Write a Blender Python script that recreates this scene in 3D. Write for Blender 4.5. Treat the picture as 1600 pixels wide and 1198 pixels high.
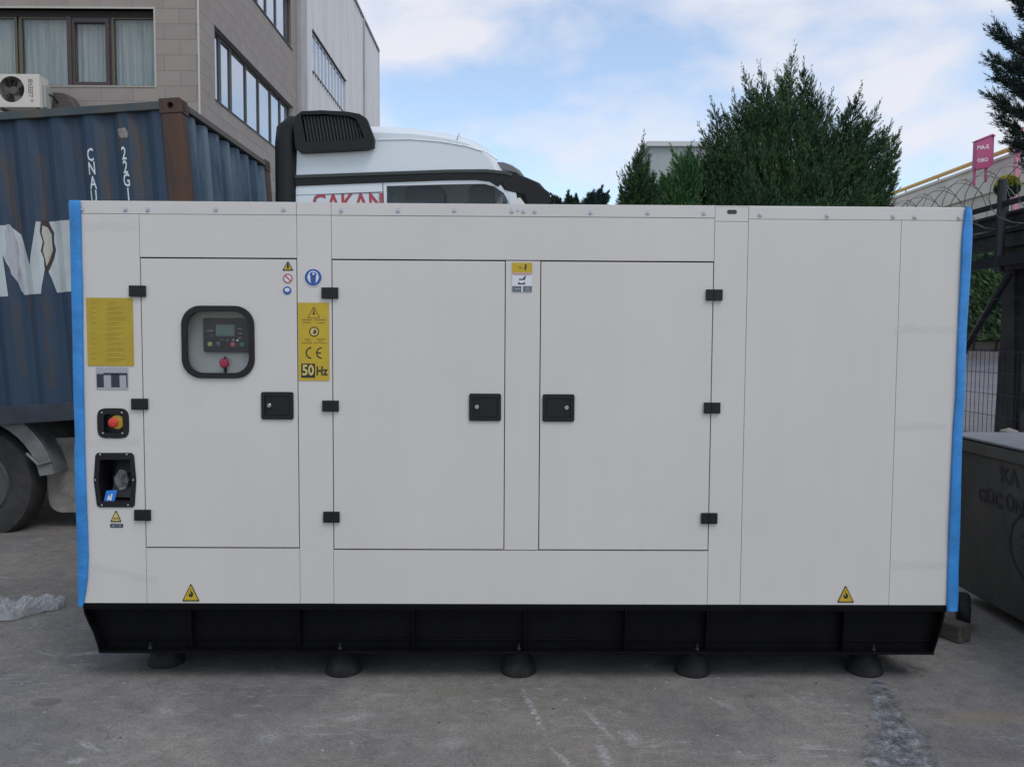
import bpy, bmesh, math, random
import numpy as np
from mathutils import Vector, Matrix
from mathutils.geometry import tessellate_polygon

random.seed(7)
for o in list(bpy.data.objects):
    bpy.data.objects.remove(o)
S = bpy.context.scene
C = S.collection
PI = math.pi

# ------------------------------------------------------------------ camera
F = 1250.0                     # focal length in photo pixels (1600 wide)
PITCH = math.radians(3.30); ROLL = 0.0058
GD = 3.9                       # distance to the generator front
H = math.tan(math.atan((1062-599)/F)+PITCH)*(GD+0.01)
f_ = Vector((0, math.cos(PITCH), -math.sin(PITCH)))
r0 = Vector((1, 0, 0)); u0 = Vector((0, math.sin(PITCH), math.cos(PITCH)))
r_ = r0*math.cos(ROLL)+u0*math.sin(ROLL)
u_ = u0*math.cos(ROLL)-r0*math.sin(ROLL)
EYE = Vector((0, 0, H))
cam = bpy.data.cameras.new('camera'); camo = bpy.data.objects.new('camera', cam); C.objects.link(camo)
cam.sensor_width = 36; cam.lens = 36*F/1600; cam.clip_end = 3000; cam.clip_start = 0.05
m = Matrix((r_, u_, -f_)).transposed().to_4x4(); m.translation = EYE
camo.matrix_world = m
S.camera = camo

# ------------------------------------------------------------------ world, sun, exposure
SUN_EL, SUN_AZ = math.radians(56), math.radians(140)      # azimuth from +Y: behind the viewer, to the right
w = bpy.data.worlds.new("World"); S.world = w; w.use_nodes = True
nt = w.node_tree; N = nt.nodes; L = nt.links; N.clear()
out = N.new('ShaderNodeOutputWorld'); bg = N.new('ShaderNodeBackground')
sky = N.new('ShaderNodeTexSky'); sky.sky_type = 'NISHITA'; sky.sun_disc = False
sky.sun_elevation = SUN_EL; sky.sun_rotation = SUN_AZ
sky.air_density = 1.0; sky.dust_density = 0.6; sky.ozone_density = 1.5
tc = N.new('ShaderNodeTexCoord')
sx = N.new('ShaderNodeSeparateXYZ'); L.new(tc.outputs['Generated'], sx.inputs[0])
mp = N.new('ShaderNodeMapping'); L.new(tc.outputs['Generated'], mp.inputs[0])
mp.inputs['Location'].default_value = (2.6, 5.5, 7.7); mp.inputs['Scale'].default_value = (1, 1, 1.9)
n1 = N.new('ShaderNodeTexNoise'); n1.inputs['Scale'].default_value = 5.5; n1.inputs['Detail'].default_value = 9
n1.inputs['Roughness'].default_value = 0.5; n1.inputs['Distortion'].default_value = 0.15
L.new(mp.outputs[0], n1.inputs['Vector'])
rp = N.new('ShaderNodeValToRGB'); L.new(n1.outputs['Fac'], rp.inputs[0])
rp.color_ramp.elements[0].position = 0.39; rp.color_ramp.elements[0].color = (0.14,)*3+(1,)
rp.color_ramp.elements[1].position = 0.61; rp.color_ramp.elements[1].color = (0.90,)*3+(1,)
n2 = N.new('ShaderNodeTexNoise'); n2.inputs['Scale'].default_value = 5; n2.inputs['Detail'].default_value = 6
L.new(mp.outputs[0], n2.inputs['Vector'])
cc = N.new('ShaderNodeMix'); cc.data_type = 'RGBA'; L.new(n2.outputs['Fac'], cc.inputs['Factor'])
cc.inputs['A'].default_value = (5.3, 5.5, 6.1, 1); cc.inputs['B'].default_value = (6.3, 6.1, 6.3, 1)
tint = N.new('ShaderNodeMix'); tint.data_type = 'RGBA'; tint.blend_type = 'MULTIPLY'
tint.inputs['Factor'].default_value = 1; L.new(sky.outputs[0], tint.inputs['A'])
tint.inputs['B'].default_value = (1.55, 1.52, 1.46, 1)
mx = N.new('ShaderNodeMix'); mx.data_type = 'RGBA'
L.new(rp.outputs[0], mx.inputs['Factor']); L.new(tint.outputs['Result'], mx.inputs['A']); L.new(cc.outputs['Result'], mx.inputs['B'])
L.new(mx.outputs['Result'], bg.inputs['Color']); bg.inputs['Strength'].default_value = 0.148
L.new(bg.outputs[0], out.inputs['Surface'])

sl = bpy.data.lights.new('sun', 'SUN'); so = bpy.data.objects.new('sun', sl); C.objects.link(so)
sl.energy = 1.25; sl.angle = math.radians(28); sl.color = (1, 0.96, 0.9)
sd = Vector((math.sin(SUN_AZ)*math.cos(SUN_EL), math.cos(SUN_AZ)*math.cos(SUN_EL), math.sin(SUN_EL)))
so.rotation_euler = sd.to_track_quat('Z', 'Y').to_euler()
so.location = (0, 0, 30)
V = S.view_settings; V.view_transform = 'Standard'; V.look = 'None'; V.gamma = 1; V.exposure = 0.0
V.use_curve_mapping = False

# ------------------------------------------------------------------ helpers
def ray(px, py):
    return (f_*F + r_*(px-800) - u_*(py-599)).normalized()
def at(px, py, Y):
    d = ray(px, py); return EYE + d*(Y/d.y)
def atx(px, py, X):
    d = ray(px, py); return EYE + d*(X/d.x)
def ground_at(px, py, z=0.0):
    d = ray(px, py); return EYE + d*((z-H)/d.z)
def on(M, px, py, dy=0.0):
    """photo point -> (x, z) on the plane local y = dy of the frame M"""
    Mi = M.inverted(); o = Mi @ EYE; d = Mi.to_3x3() @ ray(px, py)
    t = (dy-o.y)/d.y; p = o + d*t
    return p.x, p.z

MATS = {}
def mat(name, col, rough=0.6, metal=0.0, var=0.0, scale=8.0, col2=None, bump=0.0, bscale=200.0, stretch=(1, 1, 1),
        lo=0.4, hi=0.62, spec=0.5, trans=0.0, emit=0.0, coat=0.0, detail=6, bdist=0.002):
    if name in MATS: return MATS[name]
    M = bpy.data.materials.new(name); M.use_nodes = True
    t = M.node_tree; b = t.nodes['Principled BSDF']
    b.inputs['Base Color'].default_value = (*col, 1); b.inputs['Roughness'].default_value = rough
    b.inputs['Metallic'].default_value = metal; b.inputs['Specular IOR Level'].default_value = spec
    b.inputs['Transmission Weight'].default_value = trans; b.inputs['Coat Weight'].default_value = coat
    tcn = t.nodes.new('ShaderNodeTexCoord')
    mpn = t.nodes.new('ShaderNodeMapping'); mpn.inputs['Scale'].default_value = stretch
    t.links.new(tcn.outputs['Object'], mpn.inputs[0])
    if col2 is not None or var > 0:
        nn = t.nodes.new('ShaderNodeTexNoise'); nn.inputs['Scale'].default_value = scale
        nn.inputs['Detail'].default_value = detail; nn.inputs['Roughness'].default_value = 0.62
        t.links.new(mpn.outputs[0], nn.inputs['Vector'])
        cr = t.nodes.new('ShaderNodeValToRGB'); t.links.new(nn.outputs['Fac'], cr.inputs[0])
        cr.color_ramp.elements[0].position = lo; cr.color_ramp.elements[1].position = hi
        c2 = col2 if col2 is not None else tuple(c*(1-var) for c in col)
        cr.color_ramp.elements[0].color = (*col, 1); cr.color_ramp.elements[1].color = (*c2, 1)
        t.links.new(cr.outputs[0], b.inputs['Base Color'])
    if bump > 0:
        nb = t.nodes.new('ShaderNodeTexNoise'); nb.inputs['Scale'].default_value = bscale; nb.inputs['Detail'].default_value = 4
        t.links.new(mpn.outputs[0], nb.inputs['Vector'])
        bp = t.nodes.new('ShaderNodeBump'); bp.inputs['Strength'].default_value = bump; bp.inputs['Distance'].default_value = bdist
        t.links.new(nb.outputs['Fac'], bp.inputs['Height']); t.links.new(bp.outputs[0], b.inputs['Normal'])
    MATS[name] = M; return M

class MB:
    def __init__(s): s.v = []; s.f = []
    def add(s, vs, fs):
        n = len(s.v); s.v += [tuple(v) for v in vs]; s.f += [tuple(i+n for i in f) for f in fs]; return s
    def box(s, x0, x1, y0, y1, z0, z1):
        return s.add([(x0,y0,z0),(x1,y0,z0),(x1,y1,z0),(x0,y1,z0),(x0,y0,z1),(x1,y0,z1),(x1,y1,z1),(x0,y1,z1)],
                     [(0,3,2,1),(4,5,6,7),(0,1,5,4),(1,2,6,5),(2,3,7,6),(3,0,4,7)])
    def prism(s, loops, y0, y1, axis='y'):
        """polygon (with holes) given as (a, z) pairs, extruded along axis"""
        if not isinstance(loops[0][0], (tuple, list)): loops = [loops]
        def P(a, z, y): return (a, y, z) if axis == 'y' else ((y, a, z) if axis == 'x' else (a, z, y))
        flat = [p for l in loops for p in l]; n = len(flat)
        tri = tessellate_polygon([[Vector((a, z, 0)) for a, z in l] for l in loops])
        vs = [P(a, z, y0) for a, z in flat] + [P(a, z, y1) for a, z in flat]
        fs = [tuple(t) for t in tri] + [tuple(i+n for i in reversed(t)) for t in tri]
        k = 0
        for l in loops:
            c = len(l)
            for i in range(c):
                a, b = k+i, k+(i+1) % c
                fs.append((a, b, b+n, a+n))
            k += c
        return s.add(vs, fs)
    def cyl(s, p0, p1, ra, rb=None, n=16):
        rb = ra if rb is None else rb
        p0 = Vector(p0); p1 = Vector(p1); d = (p1-p0).normalized()
        a = d.orthogonal().normalized(); b = d.cross(a)
        vs = []
        for p, r in ((p0, ra), (p1, rb)):
            for i in range(n):
                t = 2*PI*i/n; vs.append(p + a*(r*math.cos(t)) + b*(r*math.sin(t)))
        fs = [(i, (i+1) % n, n+(i+1) % n, n+i) for i in range(n)] + [tuple(range(n))[::-1], tuple(range(n, 2*n))]
        return s.add(vs, fs)
    def tube(s, pts, r, n=6, closed=False):
        pts = [Vector(p) for p in pts]; m = len(pts); vs = []; prev = None
        rr = r if isinstance(r, (list, tuple)) else [r]*m
        for i, p in enumerate(pts):
            d = (pts[min(i+1, m-1)]-pts[max(i-1, 0)]).normalized()
            a = d.orthogonal().normalized() if prev is None else (prev-d*prev.dot(d)).normalized()
            prev = a; b = d.cross(a)
            for k in range(n):
                t = 2*PI*k/n; vs.append(p+a*(rr[i]*math.cos(t))+b*(rr[i]*math.sin(t)))
        fs = [(i*n+k, i*n+(k+1) % n, (i+1)*n+(k+1) % n, (i+1)*n+k) for i in range(m-1) for k in range(n)]
        fs += [tuple(range(n))[::-1], tuple(range((m-1)*n, m*n))]
        return s.add(vs, fs)
    def lathe(s, prof, c=(0, 0, 0), axis='z', n=24):
        """prof: (r, h) list"""
        vs = []
        for r, h in prof:
            for i in range(n):
                t = 2*PI*i/n; a, b = r*math.cos(t), r*math.sin(t)
                v = (a, b, h) if axis == 'z' else ((a, h, b) if axis == 'y' else (h, a, b))
                vs.append((v[0]+c[0], v[1]+c[1], v[2]+c[2]))
        m = len(prof)
        fs = [(j*n+i, j*n+(i+1) % n, (j+1)*n+(i+1) % n, (j+1)*n+i) for j in range(m-1) for i in range(n)]
        fs += [tuple(range(n))[::-1], tuple(range((m-1)*n, m*n))]
        return s.add(vs, fs)
    def mesh(s, name):
        me = bpy.data.meshes.new(name); me.from_pydata(s.v, [], s.f); me.update()
        bm = bmesh.new(); bm.from_mesh(me); bmesh.ops.recalc_face_normals(bm, faces=bm.faces); bm.to_mesh(me); bm.free()
        return me
    def build(s, name, material, parent=None, bevel=0.0, smooth=False, seg=2):
        me = s.mesh(name)
        return link(name, me, material, parent, bevel, smooth, seg)

def link(name, me, material, parent=None, bevel=0.0, smooth=False, seg=2):
    o = bpy.data.objects.new(name, me); C.objects.link(o)
    if material is not None and not me.materials: me.materials.append(material)
    if parent is not None: o.parent = parent
    if smooth:
        for p in me.polygons: p.use_smooth = True
        me.set_sharp_from_angle(angle=math.radians(38))
    if bevel > 0:
        b = o.modifiers.new('bevel', 'BEVEL'); b.width = bevel; b.segments = seg; b.limit_method = 'ANGLE'
        b.angle_limit = math.radians(40)
    return o
def thing(name, label, cat, M=None, group=None):
    o = bpy.data.objects.new(name, None); C.objects.link(o); o.empty_display_size = 0.2
    if M is not None: o.matrix_world = M
    tag(o, label, cat, group); return o
def tag(o, label=None, cat=None, group=None, kind=None):
    if label: o['label'] = label
    if cat: o['category'] = cat
    if group: o['group'] = group
    if kind: o['kind'] = kind
    return o
def rrect(x0, x1, z0, z1, r, n=6):
    pts = []
    for cx, cz, a0 in ((x1-r, z1-r, 0), (x0+r, z1-r, 90), (x0+r, z0+r, 180), (x1-r, z0+r, 270)):
        for i in range(n+1):
            a = math.radians(a0+90*i/n); pts.append((cx+r*math.cos(a), cz+r*math.sin(a)))
    return pts
def ring(cx, cz, r, n=24): return [(cx+r*math.cos(2*PI*i/n), cz+r*math.sin(2*PI*i/n)) for i in range(n)]
def text_mesh(s, size, bold=0.0, width=1.0, shear=0.0, align='CENTER', res=2):
    cu = bpy.data.curves.new('t', 'FONT'); cu.body = s; cu.size = size; cu.align_x = align; cu.align_y = 'CENTER'
    cu.resolution_u = res; cu.offset = bold; cu.shear = shear; cu.fill_mode = 'BOTH'
    o = bpy.data.objects.new('t', cu); C.objects.link(o)
    bpy.context.view_layer.update()
    me = bpy.data.meshes.new_from_object(o.evaluated_get(bpy.context.evaluated_depsgraph_get()))
    bpy.data.objects.remove(o)
    for v in me.vertices: v.co = (v.co.x*width, 0, v.co.y)
    me.materials.clear()
    return me
def text(s, name, x, z, y, size, material, parent, rot=0.0, **k):
    me = text_mesh(s, size, **k)
    c, q = math.cos(rot), math.sin(rot)
    for v in me.vertices: v.co = (x+v.co.x*c-v.co.z*q, y, z+v.co.x*q+v.co.z*c)
    return link(name, me, material, parent)
def tri_mesh(name, T, Mt, parent=None, tips=None):
    """T: (n, k, 3) array of separate k-gons"""
    n, k = T.shape[:2]
    me = bpy.data.meshes.new(name); me.vertices.add(n*k); me.vertices.foreach_set('co', T.reshape(-1).astype(np.float32))
    me.loops.add(n*k); me.loops.foreach_set('vertex_index', np.arange(n*k, dtype=np.int32))
    me.polygons.add(n); me.polygons.foreach_set('loop_start', np.arange(0, n*k, k, dtype=np.int32))
    me.update(calc_edges=True)
    if tips is not None:
        a_ = me.attributes.new('growth_shade', 'FLOAT', 'FACE'); a_.data.foreach_set('value', tips.astype(np.float32))
    return link(name, me, Mt, parent)

# ------------------------------------------------------------------ materials
def ground_material():
    M = bpy.data.materials.new('concrete_ground'); M.use_nodes = True
    t = M.node_tree; n = t.nodes; l = t.links; b = n['Principled BSDF']
    tcn = n.new('ShaderNodeTexCoord')
    def noise(scale, detail=8, rough=0.6, vec=None, dist=0.0):
        x = n.new('ShaderNodeTexNoise'); x.inputs['Scale'].default_value = scale; x.inputs['Detail'].default_value = detail
        x.inputs['Roughness'].default_value = rough; x.inputs['Distortion'].default_value = dist
        l.new(vec or tcn.outputs['Object'], x.inputs['Vector']); return x.outputs['Fac']
    def ramp(src, stops):
        r = n.new('ShaderNodeValToRGB'); l.new(src, r.inputs[0]); e = r.color_ramp.elements
        while len(e) < len(stops): e.new(0.5)
        for i, (p, c) in enumerate(stops):
            e[i].position = p; e[i].color = (*(c if isinstance(c, tuple) else (c,)*3), 1)
        return r.outputs[0]
    def mix(fac, a, bb, mode='MIX'):
        x = n.new('ShaderNodeMix'); x.data_type = 'RGBA'; x.blend_type = mode
        if isinstance(fac, float): x.inputs['Factor'].default_value = fac
        else: l.new(fac, x.inputs['Factor'])
        for k, v in (('A', a), ('B', bb)):
            if isinstance(v, tuple): x.inputs[k].default_value = (*v, 1)
            else: l.new(v, x.inputs[k])
        return x.outputs['Result']
    def math_(op, a, bb=None, c=None):
        x = n.new('ShaderNodeMath'); x.operation = op
        for i, v in enumerate((a, bb, c)):
            if v is None: continue
            if isinstance(v, (int, float)): x.inputs[i].default_value = v
            else: l.new(v, x.inputs[i])
        return x.outputs[0]
    base = ramp(noise(1.1, 9, 0.62, dist=0.4), [(0.33, (0.106, 0.102, 0.101)), (0.5, (0.144, 0.139, 0.134)), (0.66, (0.196, 0.189, 0.172))])
    base = mix(ramp(noise(0.45, 5), [(0.42, 0.0), (0.6, 0.55)]), base, (0.175, 0.160, 0.128))
    # fine aggregate
    g = ramp(noise(80, 8, 0.85), [(0.32, 0.52), (0.5, 1.0), (0.68, 1.6)])
    base = mix(1.0, base, g, 'MULTIPLY')
    g2 = ramp(noise(11, 10, 0.78), [(0.34, 0.78), (0.64, 1.22)])
    base = mix(1.0, base, g2, 'MULTIPLY')
    # pale scrapes
    mp2 = n.new('ShaderNodeMapping'); mp2.inputs['Rotation'].default_value = (0, 0, 0.9); mp2.inputs['Scale'].default_value = (2.2, 9.0, 1)
    l.new(tcn.outputs['Object'], mp2.inputs[0])
    sc = ramp(noise(3.0, 10, 0.78, mp2.outputs[0], 1.2), [(0.54, 0.0), (0.66, 0.75)])
    sc = math_('MULTIPLY', sc, ramp(noise(1.7, 4), [(0.42, 0.0), (0.6, 1.0)]))
    base = mix(sc, base, (0.33, 0.33, 0.33))
    # white paint spatters and dark specks
    v = n.new('ShaderNodeTexVoronoi'); v.inputs['Scale'].default_value = 7; l.new(tcn.outputs['Object'], v.inputs['Vector'])
    sp = ramp(v.outputs['Distance'], [(0.035, 0.8), (0.05, 0.0)]); base = mix(sp, base, (0.4, 0.4, 0.4))
    v2 = n.new('ShaderNodeTexVoronoi'); v2.inputs['Scale'].default_value = 4.3; v2.inputs['Randomness'].default_value = 1
    l.new(tcn.outputs['Object'], v2.inputs['Vector'])
    base = mix(ramp(v2.outputs['Distance'], [(0.03, 0.85), (0.045, 0.0)]), base, (0.03, 0.03, 0.03))
    sep = n.new('ShaderNodeSeparateXYZ'); l.new(tcn.outputs['Object'], sep.inputs[0])
    X, Y = sep.outputs['X'], sep.outputs['Y']
    wob = math_('MULTIPLY', math_('SUBTRACT', noise(2.2, 6), 0.5), 0.5)
    def blob(cx, cy, rx, ry, rot, soft=0.5, wamp=1.0):
        dx = math_('SUBTRACT', X, cx); dy = math_('SUBTRACT', Y, cy); c, s = math.cos(rot), math.sin(rot)
        u = math_('ADD', math_('MULTIPLY', dx, c/rx), math_('MULTIPLY', dy, s/rx))
        vv = math_('ADD', math_('MULTIPLY', dx, -s/ry), math_('MULTIPLY', dy, c/ry))
        r = math_('SQRT', math_('ADD', math_('MULTIPLY', u, u), math_('MULTIPLY', vv, vv)))
        r = math_('ADD', r, math_('MULTIPLY', wob, wamp))
        return ramp(r, [(1-soft, 1.0), (1.0, 0.0)])
    # crumbled grey patch running from the right-hand foot towards the viewer
    a = ground_at(1373, 1058); b2 = ground_at(1425, 1240)
    ln = (b2-a).length; dxx, dyy = (b2.x-a.x)/ln, (b2.y-a.y)/ln
    ddx = math_('SUBTRACT', X, a.x); ddy = math_('SUBTRACT', Y, a.y)
    tt_ = math_('DIVIDE', math_('ADD', math_('MULTIPLY', ddx, dxx), math_('MULTIPLY', ddy, dyy)), ln)
    vv_ = math_('ADD', math_('ABSOLUTE', math_('ADD', math_('MULTIPLY', ddx, -dyy), math_('MULTIPLY', ddy, dxx))), math_('MULTIPLY', math_('SUBTRACT', noise(7, 10, 0.8), 0.5), 0.34))
    wid = math_('ADD', math_('MULTIPLY', tt_, 0.17), 0.018)
    patch = math_('MULTIPLY', ramp(math_('DIVIDE', vv_, wid), [(0.55, 1.0), (1.0, 0.0)]), ramp(tt_, [(0.0, 0.0), (0.03, 1.0), (0.92, 1.0), (1.0, 0.0)]))
    edge = math_('MULTIPLY', ramp(math_('ABSOLUTE', math_('SUBTRACT', math_('DIVIDE', vv_, wid), 0.85)), [(0.03, 1.0), (0.12, 0.0)]), ramp(tt_, [(0.0, 0.0), (0.03, 1.0), (0.92, 1.0), (1.0, 0.0)]))
    vo = n.new('ShaderNodeTexVoronoi'); vo.feature = 'DISTANCE_TO_EDGE'; vo.inputs['Scale'].default_value = 34
    wv = n.new('ShaderNodeVectorMath'); wv.operation = 'ADD'; l.new(tcn.outputs['Object'], wv.inputs[0])
    nz = n.new('ShaderNodeTexNoise'); nz.inputs['Scale'].default_value = 20; nz.inputs['Detail'].default_value = 6; l.new(tcn.outputs['Object'], nz.inputs['Vector'])
    sc2 = n.new('ShaderNodeVectorMath'); sc2.operation = 'SCALE'; sc2.inputs['Scale'].default_value = 0.16
    l.new(nz.outputs['Color'], sc2.inputs[0]); l.new(sc2.outputs[0], wv.inputs[1]); l.new(wv.outputs[0], vo.inputs['Vector'])
    crk = ramp(noise(13, 9, 0.8), [(0.38, (0.030, 0.033, 0.040)), (0.5, (0.11, 0.117, 0.125)), (0.62, (0.29, 0.30, 0.32))])
    crk = mix(math_('MULTIPLY', ramp(vo.outputs['Distance'], [(0.02, 0.9), (0.10, 0.0)]), ramp(noise(7, 6, 0.7), [(0.42, 0.0), (0.56, 1.0)])), crk, (0.03, 0.032, 0.04))
    crk = mix(1.0, crk, g, 'MULTIPLY')
    base = mix(math_('MULTIPLY', patch, ramp(noise(16, 9, 0.8), [(0.36, 0.25), (0.50, 1.0)])), base, crk)
    base = mix(math_('MULTIPLY', edge, ramp(noise(18, 6, 0.7), [(0.45, 0.0), (0.55, 0.7)])), base, (0.035, 0.037, 0.045))
    # smear of oil below the right end and a dark oval spot at the left
    p = ground_at(1420, 1045); q = ground_at(1400, 1062)
    base = mix(math_('MULTIPLY', blob(p.x, p.y, 0.13, 0.09, 0, 0.7, 1.2), ramp(noise(22, 6, 0.7), [(0.40, 0.0), (0.55, 0.85)])), base, (0.03, 0.033, 0.038))
    p = ground_at(72, 1096); base = mix(math_('MULTIPLY', blob(p.x, p.y, 0.085, 0.05, 0, 0.25, 0.5), 0.5), base, (0.075, 0.07, 0.062))
    p = ground_at(1540, 1120); base = mix(math_('MULTIPLY', blob(p.x, p.y, 0.35, 0.10, 0.1, 0.9, 1.5), 0.45), base, (0.20, 0.155, 0.09))
    for (qx, qy, ra_, rb_, rot_, st_) in ((935, 1130, 0.02, 0.22, 0.35, 0.6), (945, 1180, 0.03, 0.16, 0.1, 0.7), (880, 1185, 0.02, 0.14, 0.5, 0.7), (1010, 1040, 0.05, 0.07, 0.3, 0.5), (985, 1150, 0.05, 0.10, 0.2, 0.5), (1130, 1100, 0.03, 0.10, 0.6, 0.45), (140, 1020, 0.03, 0.12, 1.9, 0.8), (70, 1020, 0.015, 0.14, 1.1, 0.6), (600, 1085, 0.09, 0.03, 0.1, 0.55), (560, 1120, 0.10, 0.05, 0.3, 0.5), (260, 1110, 0.03, 0.10, 1.0, 0.4), (140, 1165, 0.02, 0.12, 1.0, 0.8), (120, 1188, 0.05, 0.03, 0.3, 0.9), (420, 1150, 0.08, 0.08, 0.3, 0.35), (700, 1160, 0.12, 0.05, 0.2, 0.35), (1240, 1090, 0.02, 0.10, 0.4, 0.4)):
        p = ground_at(qx, qy); base = mix(math_('MULTIPLY', math_('MULTIPLY', blob(p.x, p.y, ra_, rb_, rot_, 0.8, 1.0), ramp(noise(46, 7, 0.8), [(0.42, 0.0), (0.58, 1.0)])), min(1.0, st_*1.25)), base, (0.36, 0.365, 0.38))
    p = ground_at(840, 1110); base = mix(math_('MULTIPLY', math_('MULTIPLY', blob(p.x-0.02, p.y, 0.025, 0.28, 0.2, 0.6, 1.0), ramp(noise(40, 5, 0.7), [(0.45, 0.0), (0.58, 0.9)])), 0.9), base, (0.36, 0.37, 0.40))
    # a few wandering hairline cracks
    vc = n.new('ShaderNodeTexVoronoi'); vc.feature = 'DISTANCE_TO_EDGE'; vc.inputs['Scale'].default_value = 0.55
    wv2 = n.new('ShaderNodeVectorMath'); wv2.operation = 'ADD'; l.new(tcn.outputs['Object'], wv2.inputs[0])
    nz2 = n.new('ShaderNodeTexNoise'); nz2.inputs['Scale'].default_value = 2.5; nz2.inputs['Detail'].default_value = 8; l.new(tcn.outputs['Object'], nz2.inputs['Vector'])
    sc3 = n.new('ShaderNodeVectorMath'); sc3.operation = 'SCALE'; sc3.inputs['Scale'].default_value = 0.55
    l.new(nz2.outputs['Color'], sc3.inputs[0]); l.new(sc3.outputs[0], wv2.inputs[1]); l.new(wv2.outputs[0], vc.inputs['Vector'])
    base = mix(math_('MULTIPLY', ramp(vc.outputs['Distance'], [(0.001, 0.45), (0.0035, 0.0)]), ramp(noise(3, 5), [(0.45, 0.0), (0.55, 1.0)])), base, (0.04, 0.04, 0.04))
    l.new(base, b.inputs['Base Color'])
    l.new(ramp(noise(3, 6), [(0.3, 0.62), (0.7, 0.9)]), b.inputs['Roughness'])
    bp = n.new('ShaderNodeBump'); bp.inputs['Strength'].default_value = 0.6; bp.inputs['Distance'].default_value = 0.006
    hh = math_('ADD', math_('MULTIPLY', noise(70, 5, 0.7), 0.6), noise(9, 7, 0.6))
    l.new(hh, bp.inputs['Height']); l.new(bp.outputs[0], b.inputs['Normal'])
    return M

def paint_material():
    M = bpy.data.materials.new('canopy_paint'); M.use_nodes = True; t = M.node_tree; n = t.nodes; l = t.links; b = n['Principled BSDF']
    tcn = n.new('ShaderNodeTexCoord')
    def nz(scale, st, det=6, rough=0.6):
        mpn = n.new('ShaderNodeMapping'); mpn.inputs['Scale'].default_value = st; l.new(tcn.outputs['Object'], mpn.inputs[0])
        x = n.new('ShaderNodeTexNoise'); x.inputs['Scale'].default_value = scale; x.inputs['Detail'].default_value = det; x.inputs['Roughness'].default_value = rough
        l.new(mpn.outputs[0], x.inputs['Vector']); return x.outputs['Fac']
    def rp_(s, st):
        r = n.new('ShaderNodeValToRGB'); l.new(s, r.inputs[0]); e = r.color_ramp.elements
        while len(e) < len(st): e.new(0.5)
        for i, (p, c) in enumerate(st): e[i].position = p; e[i].color = (*(c if isinstance(c, tuple) else (c,)*3), 1)
        return r.outputs[0]
    def mul(a, b_):
        x = n.new('ShaderNodeMix'); x.data_type = 'RGBA'; x.blend_type = 'MULTIPLY'; x.inputs['Factor'].default_value = 1
        l.new(a, x.inputs['A']); l.new(b_, x.inputs['B']); return x.outputs['Result']
    base = rp_(nz(0.9, (1, 1, 1), 3), [(0.3, (0.560, 0.538, 0.512)), (0.7, (0.597, 0.573, 0.545))])
    base = mul(base, rp_(nz(6, (1.0, 1, 0.12), 8, 0.7), [(0.35, 0.98), (0.6, 1.0)]))       # faint rain streaks
    base = mul(base, rp_(nz(9, (0.25, 1, 1.6), 8, 0.75), [(0.60, 1.0), (0.74, 0.95)]))       # wiped smears
    base = mul(base, rp_(nz(170, (1, 1, 1), 3, 0.5), [(0.3, 0.965), (0.7, 1.02)]))
    l.new(base, b.inputs['Base Color'])
    l.new(rp_(nz(3.5, (0.5, 1, 1.2), 6), [(0.35, 0.32), (0.65, 0.48)]), b.inputs['Roughness'])
    b1 = n.new('ShaderNodeBump'); b1.inputs['Strength'].default_value = 0.35; b1.inputs['Distance'].default_value = 0.012; l.new(nz(1.6, (1, 1, 1), 1), b1.inputs['Height'])
    b2 = n.new('ShaderNodeBump'); b2.inputs['Strength'].default_value = 0.12; b2.inputs['Distance'].default_value = 0.0006; l.new(nz(420, (1, 1, 1), 2), b2.inputs['Height'])
    l.new(b1.outputs[0], b2.inputs['Normal']); l.new(b2.outputs[0], b.inputs['Normal'])
    return M
WHITE = paint_material()
BLACK = mat('black_plastic', (0.008, 0.008, 0.010), 0.45, spec=0.35, bump=0.1, bscale=500, bdist=0.0005)
SKID = mat('black_gloss_paint', (0.0035, 0.0035, 0.0045), 0.5, spec=0.12, var=0.4, scale=6, bump=0.05, bscale=60, bdist=0.002)
RUBBER = mat('rubber', (0.010, 0.010, 0.011), 0.75, var=0.4, scale=14, spec=0.25, col2=(0.022, 0.021, 0.02), bump=0.15, bscale=150)
STEEL = mat('zinc_bolt', (0.42, 0.43, 0.46), 0.28, metal=0.9)
DARK = mat('dark_gap', (0.02, 0.02, 0.022), 0.8)
YEL = mat('yellow_print', (0.50, 0.35, 0.018), 0.5, var=0.08, scale=20)
YELOLD = mat('yellow_film', (0.42, 0.30, 0.022), 0.55, var=0.10, scale=14)
YELPALE = mat('pale_yellow_print', (0.55, 0.45, 0.14), 0.5)
INK = mat('black_ink', (0.02, 0.018, 0.015), 0.5)
INKSOFT = mat('faint_ink', (0.20, 0.14, 0.02), 0.55)
INKYEL = mat('faint_yellow_ink', (0.31, 0.21, 0.02), 0.55)
WPRINT = mat('white_print', (0.62, 0.64, 0.68), 0.5)
BLUEP = mat('blue_print', (0.02, 0.085, 0.30), 0.45)
REDP = mat('red_print', (0.38, 0.04, 0.05), 0.5)
GREYP = mat('grey_print', (0.12, 0.13, 0.15), 0.5)
NAVY = mat('navy_print', (0.02, 0.025, 0.05), 0.45)
ALU = mat('aluminium_plate', (0.36, 0.38, 0.41), 0.35, metal=0.3)
FOAM = mat('blue_foam', (0.03, 0.235, 0.60), 0.5, var=0.22, scale=7, bump=0.8, bscale=22, bdist=0.006)
REDK = mat('red_plastic', (0.55, 0.04, 0.025), 0.35)
YELK = mat('yellow_plastic', (0.6, 0.38, 0.03), 0.4)
GLASSD = mat('window_pane', (0.93, 0.95, 0.95), 0.03, trans=1.0, spec=0.12); GLASSD.node_tree.nodes['Principled BSDF'].inputs['IOR'].default_value = 1.14

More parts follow.
